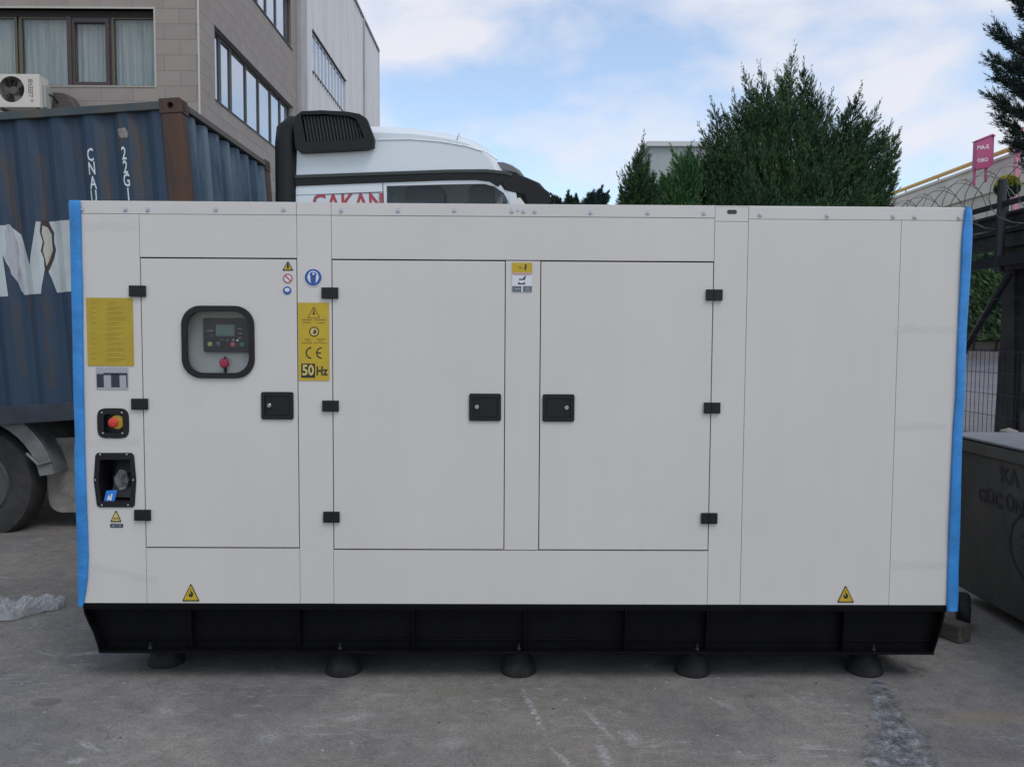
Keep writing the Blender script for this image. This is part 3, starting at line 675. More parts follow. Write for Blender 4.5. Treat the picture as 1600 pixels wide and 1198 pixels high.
for s_end, P_ in ((0, Lp), (1, Rp[::-1])):
    pts = [(p[0], zs(p)) for p in P_]
    off = 0.008 if s_end == 0 else -0.008
    MB().prism(pts+[(a_+off, b_) for a_, b_ in reversed(pts)], 0.002, 0.0546).build('end_gusset', SKID, gen)
for px in (296, 466, 645, 820, 978, 1106, 1321):
    x = gx(px, 975)
    MB().add([(x-0.004, 0.004, zf1-0.001), (x+0.004, 0.004, zf1-0.001), (x+0.004, 0.0546, zf1-0.001), (x-0.004, 0.0546, zf1-0.001), (x-0.004, 0.02, zbb+0.012), (x+0.004, 0.02, zbb+0.012), (x+0.004, 0.0546, zbb+0.012), (x-0.004, 0.0546, zbb+0.012)],
             [(0, 3, 2, 1), (4, 5, 6, 7), (0, 1, 5, 4), (1, 2, 6, 5), (2, 3, 7, 6), (3, 0, 4, 7)]).build('gusset', SKID, gen, bevel=0.0015)
for px, py, dy in ((261, 1050, 0.22), (537, 1060, 0.12), (810, 1060, 0.12), (1082, 1062, 0.12), (1350, 1059, 0.13)):
    x, z = G(px, 1040, dy)
    prof = [(0.001, 0.0), (0.088, 0.0), (0.092, 0.006), (0.090, 0.022), (0.083, 0.045), (0.068, 0.075), (0.052, 0.098), (0.040, 0.112), (0.034, zbb+0.002), (0.001, zbb+0.002)]
    for yy in (dy, 1.38):
        MB().lathe(prof, (x, yy, 0), 'z', 28).build('rubber_foot', RUBBER, gen, smooth=True)
    MB().cyl((x, 0.03, zbb+0.012), (x, 0.03, zbb+0.04), 0.003, n=8).lathe([(0.01, 0.012), (0.01, 0.02), (0.001, 0.02)], (x, 0.03, zbb), 'z', 6).build('foot_bolt', STEEL if False else mat('dull_bolt', (0.06, 0.06, 0.06), 0.5, metal=0.6), gen)

# ---- blue foam corner strips
def foam(rows, side, label):
    vs = []; fs = []; n = 10
    for k, (py, xo, xi) in enumerate(rows):
        a, z = G(xo, py); b, _ = G(xi, py)
        lo, hi = (a, b)
        t = 0.016+0.004*math.sin(k*2.1)
        if side < 0:
            sec = [(hi, -0.0035), (hi-0.003, -t*0.8), (hi-0.012, -t), (lo+0.016, -t), (lo+0.005, -t*0.6), (lo, 0.004), (lo, 0.15), (lo+0.012, 0.17), (XL-0.0032, 0.15), (XL-0.0032, -0.0035)]
            sec = [(min(x_, hi) if i < 6 else x_, y_) for i, (x_, y_) in enumerate(sec)]
        else:
            lo, hi = b, a
            sec = [(lo, -0.0035), (lo+0.003, -t*0.8), (lo+0.012, -t), (hi-0.016, -t), (hi-0.005, -t*0.6), (hi, 0.004), (hi, 0.15), (hi-0.012, 0.17), (XR+0.0032, 0.15), (XR+0.0032, -0.0035)]
        vs += [(x_, y_, z) for x_, y_ in sec]
    for k in range(len(rows)-1):
        for i in range(n): fs.append((k*n+i, k*n+(i+1) % n, (k+1)*n+(i+1) % n, (k+1)*n+i))
    fs += [tuple(range(n)), tuple(range((len(rows)-1)*n, len(rows)*n))]
    o = MB().add(vs, fs).build('foam_strip', FOAM, None, bevel=0.003, smooth=True)
    o.matrix_world = GM4; tag(o, label, 'foam strip', 'blue foam strips taped over the canopy corners')
foam([(313.5, 109, 126), (318, 107.5, 127), (340, 108, 128), (400, 110, 129), (450, 112, 130.5), (520, 113.5, 131), (560, 113.5, 131.5), (620, 115, 132.5), (690, 117, 134), (700, 116, 134), (780, 118, 136.5), (830, 119.5, 138.5), (872, 121, 139.5), (905, 121.5, 138), (930, 121.5, 134.5), (946, 122, 131)],
     -1, 'blue foam edge strip on the generator corner beside the yellow sheet')
foam([(323.5, 1516.5, 1508.5), (330, 1518.5, 1506.5), (362, 1520, 1503), (380, 1519, 1501.5), (440, 1515.5, 1499), (515, 1511, 1495.5), (560, 1509, 1494), (620, 1507, 1492), (663, 1504.5, 1488.5), (740, 1502, 1485), (820, 1500, 1481.5), (892, 1498, 1479.5), (930, 1497.5, 1478.5), (953, 1496, 1478)],
     1, 'blue foam edge strip on the generator corner beside the metal dumpster')

# ------------------------------------------------------------------ truck under and beside the container
TRK = Matrix.Translation(at(460, 525, 7.0)) @ Matrix.Rotation(-0.0285, 4, 'Y')
truck = thing('truck', 'white high-roof truck with black air intake grille behind the generator', 'truck', TRK)
def K(px, py, dy=0.0): return on(TRK, px, py, dy)
CABW = mat('cab_white', (0.62, 0.68, 0.71), 0.3, coat=0.3, var=0.03, scale=3)
CABB = mat('cab_black', (0.008, 0.009, 0.0095), 0.5, spec=0.3, bump=0.1, bscale=300)
CABG = mat('cab_dark_green_edge', (0.03, 0.04, 0.037), 0.45)
GREYF = mat('mudguard_grey', (0.20, 0.20, 0.195), 0.6, var=0.35, scale=5)
TW = 2.45
zgr = -H+0.03    # ground in the truck frame, roughly
# roof: loft across the width with rounded shoulders
roof = [(460, 281), (461, 215), (463, 193), (470, 186.5), (560, 187), (600, 188), (640, 190.5), (680, 196), (715, 203), (740, 211), (760, 224), (775, 240), (786, 258), (792, 269)]
rk = [K(*p, 0.0) for p in roof]
zband = K(625, 276)[1]
vs = []; fs = []; ys = [0.0, 0.03, 0.10, 0.22, 0.5, 1.0, 1.45, 1.95, 2.23, 2.35, 2.42, 2.45]
for yy in ys:
    e = min(yy, TW-yy)
    shr = 0.10*max(0, 1-e/0.22)**2
    for (x, z) in rk:
        zz = z - (shr*(z-zband)/0.45 if z > zband else 0); xx = x - (shr*1.2*(max(0, x-1.2)))
        vs.append((xx, yy, zz))
n = len(rk)
for j in range(len(ys)-1):
    for i in range(n-1): fs.append((j*n+i, j*n+i+1, (j+1)*n+i+1, (j+1)*n+i))
fs += [tuple(range(n)), tuple(range((len(ys)-1)*n, len(ys)*n))[::-1]]
roofo = MB().add(vs, fs).build('cab_roof', CABW, truck, smooth=True)
# crease along the shoulder and the panel seam
cr = [K(p[0], p[1]) for p in ((590, 219), (640, 218), (690, 222), (730, 229), (760, 238), (778, 250))]
MB().tube([(x, -0.002, z) for x, z in cr], 0.006, 5).build('roof_crease', CABW, roofo)
MB().tube([(K(717, 205)[0], 0.08, K(717, 205)[1]), (K(715, 214)[0], 0.012, K(715, 214)[1]), (K(713, 226)[0], 0.0, K(713, 226)[1])], 0.003, 5).build('roof_seam', GREYP, roofo)
# black band above the door and its green-grey edge
bt_ = [K(461, 275), K(600, 270), K(700, 266.5), K(760, 266), K(790, 269), K(800, 272)]
bb_ = [K(461, 291), K(600, 285.5), K(700, 282), K(745, 281.5), K(765, 284), K(778, 292)]
MB().prism(bt_+bb_[::-1], -0.012, 0.02).build('side_band', CABB, truck, bevel=0.004)
MB().prism([(x, z+0.004) for x, z in bt_]+[(x, z-0.022) for x, z in bt_[::-1]], -0.02, -0.0125).build('band_edge', CABG, truck)
# cab body below the band with a door window
zsill = K(600, 345)[1]; zlow = -0.75
bx = [K(461, 290)[0], K(598, 290)[0], K(812, 300)[0]]
body = MB().box(bx[0], bx[1]-0.003, 0.0, TW, zlow, K(530, 286)[1])
body.build('cab_side', CABW, truck)
wl, wr = bx[1]+0.003, K(806, 310)[0]
dz = K(700, 283)[1]
hole_ = [K(604, 291), K(604, 430), K(806, 430), K(797, 320), K(787, 302), K(773, 292), K(757, 287.5), K(700, 288.5)]
dr = MB().prism([[(wl, zlow), (wr+0.12, zlow), (wr+0.14, K(820, 400)[1]), (K(812, 318)[0], K(812, 318)[1]), (K(800, 298)[0], K(800, 298)[1]), (K(780, 285)[0], dz+0.01), (wl, dz+0.02)], hole_], 0.0, 0.05).build('door', CABW, truck, bevel=0.004)
CGL = mat('cab_glass', (0.93, 0.95, 0.95), 0.03, trans=1.0); CGL.node_tree.nodes['Principled BSDF'].inputs['IOR'].default_value = 1.27
MB().prism(hole_, 0.024, 0.028).build('door_window', CGL, dr)
MB().prism([hole_, [(x*0.985+0.012, z*1.0-0.012 if z > zsill+0.05 else z+0.012) for x, z in hole_]], -0.004, 0.02).build('window_seal', BLACK, dr) if False else None
INTG = mat('cab_interior_pale', (0.74, 0.80, 0.82), 0.7)
MB().prism([[(wl, zlow), (wr+0.1, zlow), (wr+0.1, dz), (wr-0.30, dz+0.34), (wl, dz+0.40)], [(wl+0.12, K(650, 345)[1]-0.5), (wr-0.05, K(650, 345)[1]-0.5), (wr-0.42, dz+0.10), (wl+0.12, dz+0.10)]], TW-0.06, TW-0.03).build('far_door', INTG, truck)
MB().box(wl+0.01, wr-0.75, 0.9, TW-0.10, dz+0.40, dz+0.42).build('headlining', INTG, truck)
MB().box(wl+0.01, wr-0.3, TW-0.12, TW-0.061, dz+0.20, dz+0.24).build('bunk_shelf', INTG, truck)
SEAT = mat('seat_charcoal', (0.035, 0.042, 0.045), 0.8)
MB().box(wl+0.01, wr-0.12, 0.68, 0.70, zlow+0.2, dz+0.30).build('added_pale_panel', INTG, truck)  # pale panel added behind the seats to brighten the cab interior
for dy_, px_ in ((0.16, 663), (0.18, 752)):
    x, z = K(px_, 288, dy_)
    wseat = 0.17 if px_ < 700 else 0.115
    s__ = MB().prism(rrect(x-wseat, x+wseat, z-0.75, z-0.01, 0.05, 5), dy_, dy_+0.35)
    s__.prism(rrect(x-0.06, x+0.06, z-0.07, z+0.035, 0.03, 4), dy_+0.08, dy_+0.28)
    s__.build('seat', SEAT, truck, bevel=0.02, smooth=True)
# sun visor and windscreen pillar
vis = [K(774, 268), K(800, 270), K(822, 277), K(843, 286), K(852, 296), K(859, 301), K(861, 316), K(850, 330), K(826, 330), K(818, 306), K(800, 300), K(788, 297), K(782, 288)]
MB().prism(vis, -0.01, 0.30).build('sun_visor', CABB, truck, bevel=0.012, smooth=True)
MB().prism([K(800, 275, 0.3), K(822, 281, 0.3), K(843, 290, 0.3), K(856, 305, 0.3), K(845, 310, 0.3), K(815, 300, 0.3)], 0.30, TW-0.03).build('visor_blade', CABB, truck, bevel=0.01)
MB().prism([K(794, 300), K(806, 301), K(816, 345), K(803, 345)], -0.004, 0.03).build('pillar_trim', CABW, truck)
# horn pair on the front edge of the roof
hp = [K(776, 248), K(787, 248.5), K(800, 253), K(812, 261), K(819, 270), K(822, 278), K(812, 277), K(806, 268), K(800, 270), K(790, 268), K(783, 262)]
MB().prism(hp, 0.12, 0.32).build('marker_lamp', mat('lamp_smoke', (0.13, 0.135, 0.14), 0.3), truck, bevel=0.015, smooth=True)
MB().prism([(x, z-0.05) for x, z in hp], 1.9, 2.1).build('marker_lamp', MATS['lamp_smoke'], truck, bevel=0.015)
# air intake
go = [K(466, 236), K(463, 205), K(466, 186), K(475, 178.5), K(505, 177), K(545, 179), K(565, 182.5), K(576, 190), K(587, 220), K(586, 232), K(575, 236), K(530, 238.5), K(490, 240.5), K(472, 241)]
gi = [K(482, 226), K(474, 184), K(510, 183), K(548, 186), K(560, 191), K(572, 218), K(570, 221), K(520, 225)]
gr_ = MB().prism([go, gi], -0.09, 0.0).build('air_intake', CABB, truck, bevel=0.02, smooth=True, seg=3)
MB().prism(gi, -0.03, -0.001).build('intake_backing', DARK, gr_)
for i in range(17):
    a0_ = K(478+i*5.25, 185 if i < 13 else 187+(i-13)*3.5); a1_ = K(485+i*5.2, 225)
    dx = a1_[0]-a0_[0]
    if i > 15: a0_ = (a0_[0]+0.01, a0_[1]-0.03)
    MB().add([(a0_[0]-0.006, -0.075, a0_[1]), (a0_[0]+0.006, -0.05, a0_[1]), (a1_[0]+0.006, -0.05, a1_[1]), (a1_[0]-0.006, -0.075, a1_[1]),
              (a0_[0]-0.002, -0.078, a0_[1]), (a0_[0]+0.010, -0.053, a0_[1]), (a1_[0]+0.010, -0.053, a1_[1]), (a1_[0]-0.002, -0.078, a1_[1])],
             [(0, 1, 2, 3), (4, 7, 6, 5), (0, 4, 5, 1), (1, 5, 6, 2), (2, 6, 7, 3), (3, 7, 4, 0)]).build('slat', mat('slat_grey', (0.05, 0.052, 0.058), 0.5), gr_)
sn = [K(474, 196), K(458, 196), K(449, 205), K(447, 225), K(446.5, 300), K(446.5, 480)]
MB().tube([(x, 0.02+0.0*i, z) for i, (x, z) in enumerate(sn)], [0.075, 0.09, 0.10, 0.098, 0.092, 0.09], 14).build('intake_duct', CABB, truck, smooth=True)
MB().box(K(432, 300)[0], K(437, 300)[0], 0.0, 0.06, -0.7, K(432, 295)[1]).build('duct_bracket', BLACK, truck)
# lettered plate on the cab side
a, z0_ = K(494, 345); b, z1_ = K(593, 301)
z1l = K(494, 304.5)[1]
PLT = mat('cab_plate', (0.58, 0.63, 0.66), 0.4)
lp = MB().add([(a, -0.004, z0_), (b, -0.004, z0_), (b, -0.004, z1_), (a, -0.004, z1l)], [(0, 1, 2, 3)]).add([(a, -0.001, z0_), (b, -0.001, z0_), (b, -0.001, z1_), (a, -0.001, z1l)], [(0, 3, 2, 1)]).build('name_board', PLT, truck)
for (p0, p1) in (((494, 304.5), (593, 301)), ((494, 304.5), (494, 345)), ((593, 301), (593, 345))):
    q0, q1 = K(*p0), K(*p1); MB().tube([(q0[0], -0.006, q0[1]), (q1[0], -0.006, q1[1])], 0.003, 4).build('board_edge', GREYP, lp)
x, z = K(544, 318); text('CAKAN', 'letter', x, z, -0.0065, 0.21, mat('red_letter', (0.36, 0.05, 0.07), 0.5), lp, width=0.86, bold=0.004)
q0, q1 = K(461, 296), K(598, 290.5); MB().tube([(q0[0], -0.001, q0[1]-0.05), (q1[0], -0.001, q1[1]-0.05)], 0.002, 4).build('side_crease', GREYP, truck)
# chassis, drive wheel, mudguard, tank
XW = K(-42, 760, -0.2)[0]; 
def Kg(px, py, dy=0.0): return on(TRK, px, py, dy)
CH = mat('chassis_dark', (0.02, 0.02, 0.02), 0.7)
zg0 = on(TRK, 0, 843, -0.2)[1]
MB().box(XW-5.0, 1.9, 0.65, 0.80, zg0+0.75, zg0+1.02).box(XW-5.0, 1.9, 1.65, 1.80, zg0+0.75, zg0+1.02).box(-5.2, 0, 0.25, 2.2, zg0+1.02, zg0+1.10).build('chassis', CH, truck)
def wheel(cx, cz, y0, r=0.51):
    wm = MB().lathe([(0.30, 0.27), (r-0.03, 0.27), (r, 0.22), (r, 0.05), (r-0.02, 0.015), (r-0.10, 0.0), (0.31, 0.02), (0.29, 0.05)], (cx, y0, cz), 'y', 40).build('wheel', mat('tyre', (0.022, 0.022, 0.023), 0.85, var=0.4, col2=(0.04, 0.038, 0.036), scale=6), truck, smooth=True)
    MB().lathe([(0.30, 0.04), (0.28, 0.02), (0.26, 0.10), (0.12, 0.14), (0.10, 0.02), (0.001, 0.0)], (cx, y0, cz), 'y', 28).build('rim', mat('rim_grey', (0.06, 0.06, 0.065), 0.6), wm, smooth=True)
    for i in range(10):
        t = 2*PI*i/10; MB().cyl((cx+0.17*math.cos(t), y0+0.08, cz+0.17*math.sin(t)), (cx+0.17*math.cos(t), y0+0.13, cz+0.17*math.sin(t)), 0.014, n=6).build('wheel_nut', CH, wm)
zc = on(TRK, -40, 757, -0.2)[1]
wheel(XW, zc, -0.2); wheel(0.95, zc+0.03, -0.1); wheel(XW, zc, TW-0.1); wheel(0.95, zc+0.03, TW-0.2); wheel(XW-1.35, zc, -0.2)
# mudguard arc over the drive wheel
def arcp(r, a0, a1, n, cx, cz): return [(cx+r*math.cos(math.radians(a0+(a1-a0)*i/n)), cz+r*math.sin(math.radians(a0+(a1-a0)*i/n))) for i in range(n+1)]
mgc = XW
MB().prism(arcp(0.72, 8, 172, 22, XW, zc-0.02)+arcp(0.59, 172, 8, 22, XW, zc-0.02), -0.22, -0.18).prism(arcp(0.72, 8, 172, 22, XW, zc-0.02)+arcp(0.70, 172, 8, 22, XW, zc-0.02), -0.18, 0.42).build('mudguard', GREYF, truck, bevel=0.006, smooth=True)
q0 = K(64, 726, -0.23)
MB().tube([(q0[0]-0.12, -0.225, q0[1]+0.10), (q0[0]-0.02, -0.23, q0[1]-0.0), (q0[0]+0.09, -0.225, q0[1]+0.03)], 0.012, 6).build('mudguard_clip', GREYF, truck)
a, z0_ = K(77, 801, 0.0); b, z1_ = K(118, 683, 0.0)
MB().prism(rrect(a, a+0.75, z0_, z1_, 0.12, 7), 0.0, 0.6).build('fuel_tank', mat('tank_grey', (0.28, 0.255, 0.225), 0.65, var=0.4, scale=6, bump=0.3, bscale=40), truck, bevel=0.05, smooth=True, seg=4)

# ------------------------------------------------------------------ shipping container
CY = 6.66
c0 = at(281, 152, CY)
CM = Matrix.Translation(c0) @ Matrix.Rotation(-0.072, 4, 'Y')
cont = thing('shipping_container', 'weathered blue shipping container with rusty corner post and white lettering on a trailer', 'container', CM)
def Q(px, py, dy=0.0): return on(CM, px, py, dy)
def container_mat():
    M = bpy.data.materials.new('container_blue'); M.use_nodes = True; t = M.node_tree; n = t.nodes; l = t.links; b = n['Principled BSDF']
    tcn = n.new('ShaderNodeTexCoord')
    def nz(scale, st, det=8):
        mpn = n.new('ShaderNodeMapping'); mpn.inputs['Scale'].default_value = st; l.new(tcn.outputs['Object'], mpn.inputs[0])
        x = n.new('ShaderNodeTexNoise'); x.inputs['Scale'].default_value = scale; x.inputs['Detail'].default_value = det; x.inputs['Roughness'].default_value = 0.65
        l.new(mpn.outputs[0], x.inputs['Vector']); return x.outputs['Fac']
    def rp_(s, st):
        r = n.new('ShaderNodeValToRGB'); l.new(s, r.inputs[0]); e = r.color_ramp.elements
        while len(e) < len(st): e.new(0.5)
        for i, (p, c) in enumerate(st): e[i].position = p; e[i].color = (*(c if isinstance(c, tuple) else (c,)*3), 1)
        return r.outputs[0]
    def mx_(f, a, b_):
        x = n.new('ShaderNodeMix'); x.data_type = 'RGBA'; l.new(f, x.inputs['Factor'])
        for k, v in (('A', a), ('B', b_)):
            if isinstance(v, tuple): x.inputs[k].default_value = (*v, 1)
            else: l.new(v, x.inputs[k])
        return x.outputs['Result']
    base = rp_(nz(1.4, (1, 1, 0.5)), [(0.35, (0.008, 0.029, 0.062)), (0.65, (0.014, 0.040, 0.077))])
    base = mx_(rp_(nz(3.2, (1.1, 1, 0.16), 9), [(0.52, 0.0), (0.66, 0.4)]), base, (0.04, 0.058, 0.075))
    base = mx_(rp_(nz(4.5, (1.2, 1, 0.10), 9), [(0.60, 0.0), (0.68, 0.85)]), base, (0.060, 0.038, 0.028))
    sep = n.new('ShaderNodeSeparateXYZ'); l.new(tcn.outputs['Object'], sep.inputs[0])
    def mth(op, a, c=None):
        x = n.new('ShaderNodeMath'); x.operation = op
        for i, v in enumerate((a, c)):
            if v is None: continue
            if isinstance(v, (int, float)): x.inputs[i].default_value = v
            else: l.new(v, x.inputs[i])
        return x.outputs[0]
    wob = mth('MULTIPLY', mth('SUBTRACT', nz(5, (1, 1, 0.4), 6), 0.5), 0.16); grain = rp_(nz(16, (1.5, 1, 0.4), 6), [(0.38, 0.25), (0.6, 1.0)])
    for (xa, za, xb, zb, wd, st) in STREAKS:
        f = mth('DIVIDE', mth('ABSOLUTE', mth('ADD', mth('SUBTRACT', sep.outputs['X'], (xa+xb)/2), wob)), wd)
        f = rp_(f, [(0.45, st), (1.0, 0.0)])
        zt = rp_(mth('ADD', mth('MULTIPLY', mth('SUBTRACT', sep.outputs['Z'], zb), 1/(za-zb)), mth('MULTIPLY', wob, 1.5)), [(0.0, 0.0), (0.06, 1.0), (0.85, 1.0), (1.0, 0.0)])
        base = mx_(mth('MULTIPLY', mth('MULTIPLY', f, zt), grain), base, (0.048, 0.040, 0.034))
    l.new(base, b.inputs['Base Color']); b.inputs['Roughness'].default_value = 0.62
    bp = n.new('ShaderNodeBump'); bp.inputs['Strength'].default_value = 0.4; bp.inputs['Distance'].default_value = 0.01
    l.new(nz(6, (1, 1, 0.6), 5), bp.inputs['Height']); l.new(bp.outputs[0], b.inputs['Normal'])
    return M
STREAKS = []
for (xa, ya, xb, yb, wpx, st) in ((6, 225, 18, 345, 8, 0.9), (60, 228, 70, 345, 9, 0.95), (215, 172, 224, 420, 13, 0.95), (165, 195, 172, 420, 11, 0.8), (70, 455, 80, 610, 10, 0.8), (28, 460, 30, 600, 8, 0.6), (118, 170, 118, 300, 9, 0.35), (186, 165, 190, 240, 7, 0.7)):
    A_, B_ = Q(xa, ya, 0.03), Q(xb, yb, 0.03); STREAKS.append((A_[0], A_[1], B_[0], B_[1], wpx/187.0, st))
CB = container_mat()
RUST = mat('rust_brown', (0.050, 0.034, 0.028), 0.85, col2=(0.085, 0.042, 0.026), scale=5, stretch=(2, 2, 0.35), bump=0.6, bscale=60, bdist=0.004, lo=0.42, hi=0.66)
CBL = mat('container_end_blue', (0.022, 0.055, 0.095), 0.6, col2=(0.13, 0.18, 0.21), scale=3, stretch=(1, 1, 0.2), lo=0.42, hi=0.66)
CL_, CH_, CW_ = 6.06, 2.59, 2.44
pit, dep, fl, sl_ = 0.278, 0.036, 0.072, 0.067
def corr(u):      # depth of the corrugation at distance u along the wall (0 = crest)
    v = u % pit
    if v < fl: return 0.0
    if v < fl+sl_: return dep*(v-fl)/sl_
    if v < 2*fl+sl_: return dep
    if v < 2*fl+2*sl_: return dep*(1-(v-2*fl-sl_)/sl_)
    return 0.0
def breaks(a, b):
    r = [a]; k = math.floor(a/pit)*pit
    while k < b:
        for o_ in (0, fl, fl+sl_, 2*fl+sl_, 2*fl+2*sl_):
            if a < k+o_ < b: r.append(k+o_)
        k += pit
    return r+[b]
OFFU = 0.10
zlo, zhi = -CH_+0.16, -0.085
us = [b-OFFU for b in breaks(0.16+OFFU, CL_-0.16+OFFU)]
m_ = MB()
for i in range(len(us)-1):
    ua, ub = us[i], us[i+1]
    ya, yb = 0.022+corr(ua+OFFU), 0.022+corr(ub+OFFU)
    m_.add([(-ua, ya, zlo), (-ub, yb, zlo), (-ub, yb, zhi), (-ua, ya, zhi)], [(0, 1, 2, 3)])
m_.build('side_wall', CB, cont)
m_ = MB(); vsn = breaks(0.16, CW_-0.16)
for i in range(len(vsn)-1):
    ua, ub = vsn[i], vsn[i+1]
    m_.add([(-0.022-corr(ua)*1.25, ua, zlo), (-0.022-corr(ub)*1.25, ub, zlo), (-0.022-corr(ub)*1.25, ub, zhi), (-0.022-corr(ua)*1.25, ua, zhi)], [(0, 3, 2, 1)])
m_.build('end_wall', CBL, cont)
MB().box(-CL_, -0.02, 0.07, CW_-0.02, -0.05, -0.035).build('roof', CB, cont)
MB().box(-CL_+0.02, -0.075, CW_-0.06, CW_-0.03, -CH_+0.1, -0.05).box(-CL_+0.05, -CL_+0.08, 0.07, CW_-0.07, -CH_+0.1, -0.05).box(-CL_+0.08, -0.08, 0.07, CW_-0.07, -CH_+0.10, -CH_+0.14).build('back_walls', CB, cont)
# rails and posts
MB().box(-CL_+0.18, -0.175, 0.0, 0.06, -0.085, -0.02).build('top_rail', mat('rail_blue', (0.035, 0.055, 0.065), 0.65, col2=(0.09, 0.075, 0.05), scale=2, stretch=(1, 1, 1), lo=0.45, hi=0.7), cont, bevel=0.004)
MB().box(-CL_+0.18, -0.175, 0.0, 0.06, -CH_+0.01, -CH_+0.16).build('bottom_rail', mat('rail_low', (0.03, 0.04, 0.055), 0.7, var=0.4, scale=4), cont, bevel=0.004)
MB().box(-0.06, -0.0, 0.18, CW_-0.18, -0.075, -0.02).build('end_rail', mat('rail_end', (0.07, 0.06, 0.05), 0.7), cont, bevel=0.004)
MB().box(-0.06, -0.0, 0.18, CW_-0.18, -CH_+0.01, -CH_+0.16).build('end_rail', CB, cont, bevel=0.004)
for (x, y) in ((0, 0), (0, CW_-0.162), (-CL_+0.178, 0), (-CL_+0.178, CW_-0.162)):
    MB().box(x-0.172, x-0.006, y+0.004, y+0.158, -CH_+0.12, -0.118).build('corner_post', RUST, cont, bevel=0.012)
    for z in (-0.118, -CH_):
        o = MB().prism([rrect(x-0.178, x, z, z+0.118, 0.012, 3), ring(x-0.085, z+0.06, 0.026, 12)], y, y+0.05).box(x-0.176, x-0.002, y+0.0505, y+0.162, z+0.002, z+0.116)
        o.build('corner_casting', RUST, cont, bevel=0.004)
        MB().box(x-0.112, x-0.06, y+0.046, y+0.0498, z+0.03, z+0.09).build('casting_hole', DARK, cont)
        if x == 0 and z > -1: MB().box(x+0.0002, x+0.0022, y+0.055, y+0.10, z+0.025, z+0.095).build('casting_hole', DARK, cont)
# rust streaks beside the post
# lettering draped over the corrugation
CWHT = mat('container_white', (0.42, 0.47, 0.47), 0.6, col2=(0.32, 0.33, 0.33), scale=5, stretch=(1, 1, 0.4), lo=0.45, hi=0.75)
def drape(me, name, material, par):
    bm = bmesh.new(); bm.from_mesh(me)
    xs = [v.co.x for v in bm.verts]
    lo, hi = min(xs), max(xs)
    for u in breaks(-hi+OFFU, -lo+OFFU):
        x = -(u-OFFU)
        bmesh.ops.bisect_plane(bm, geom=bm.verts[:]+bm.edges[:]+bm.faces[:], dist=1e-6, plane_co=(x, 0, 0), plane_no=(1, 0, 0))
    for v in bm.verts: v.co.y = 0.022+corr(-v.co.x+OFFU)-0.002
    bm.to_mesh(me); bm.free()
    return link(name, me, material, par)
def poly_mesh(pts):
    me = bpy.data.meshes.new('p'); t = tessellate_polygon([[Vector((a, b, 0)) for a, b in pts]])
    me.from_pydata([(a, 0, b) for a, b in pts], [], [tuple(x) for x in t]); return me
YW = 0.03
Mpts = [Q(*p, YW) for p in ((-60, 356), (12, 352), (30, 366), (46.5, 415), (57, 346.5), (113, 344), (117, 455), (86.5, 457), (70, 414), (65, 459), (35, 460.5), (5, 398), (14, 463), (-66, 467))]
drape(poly_mesh(Mpts), 'letter', CWHT, cont)
a, z0_ = Q(-800, 352, YW); 
# scraped bare metal and rust across the letter
SCR = mat('scraped_metal', (0.34, 0.34, 0.38), 0.6, col2=(0.13, 0.10, 0.11), scale=16, stretch=(1.5, 1, 0.3), lo=0.52, hi=0.75)
DRK = mat('rust_streak', (0.045, 0.03, 0.03), 0.85, col2=(0.018, 0.04, 0.075), scale=6, stretch=(2, 1, 0.3), lo=0.5, hi=0.66)
OCH = mat('ochre_scrape', (0.38, 0.37, 0.32), 0.7, col2=(0.20, 0.16, 0.10), scale=16, stretch=(1.5, 1, 0.4), lo=0.55, hi=0.75)
def patch(pts, M_, off, name='rust_patch'):
    me = poly_mesh([Q(*p, YW) for p in pts]); o = drape(me, name, M_, cont)
    for v in me.vertices: v.co.y -= off
    return o
patch([(9, 351), (13, 350), (17, 356), (20, 368), (25, 378), (28, 395), (27, 410), (31, 428), (34, 446), (36, 459), (31, 455), (25, 440), (17, 428), (14, 412), (9, 402), (10, 385), (8, 366)], SCR, 0.001, 'scrape')
patch([(63, 344.5), (73, 344.2), (76, 352), (82, 363), (82, 378), (85, 390), (82, 404), (77, 416), (72, 430), (69, 418), (68, 404), (64, 392), (66, 378), (62, 362)], DRK, 0.001)
patch([(65, 352), (72, 355), (78, 366), (79, 380), (80, 391), (76, 403), (71.5, 416), (69.5, 404), (66.5, 392), (68, 379), (64.5, 364)], OCH, 0.002, 'scrape')
0 and patch([(55, 235), (58, 222), (62, 230), (66, 260), (71, 300), (74, 345), (62, 346), (58, 300), (54, 260)], DRK, 0.001)
0 and patch([(3, 225), (8, 228), (13, 260), (18, 310), (20, 350), (12, 352), (5, 300), (1, 260)], DRK, 0.001)
0 and patch([(207, 180), (224, 178), (228, 210), (222, 240), (228, 290), (226, 330), (214, 330), (210, 280), (212, 230), (206, 205)], DRK, 0.001)
0 and patch([(156, 210), (172, 206), (178, 230), (175, 280), (180, 330), (162, 330), (160, 270), (156, 235)], DRK, 0.001)
patch([(184, 202), (196, 200), (202, 208), (200, 216), (188, 216), (185, 210)], mat('pale_chip', (0.26, 0.24, 0.22), 0.7, var=0.6, scale=20), 0.0015, 'chip')
for ch, px, py in (('C', 142, 243.5), ('N', 144.5, 264.5), ('A', 146.5, 287), ('U', 147.7, 308.5), ('2', 194.5, 241), ('2', 196.8, 262.5), ('G', 198.8, 283), ('1', 201.5, 305)):
    x, z = Q(px, py, YW); me = text_mesh(ch, 0.148, width=0.55, bold=0.002)
    for v in me.vertices: v.co = (x+v.co.x, 0, z+v.co.z)
    drape(me, 'letter', mat('stencil_white', (0.55, 0.62, 0.62), 0.6), cont)

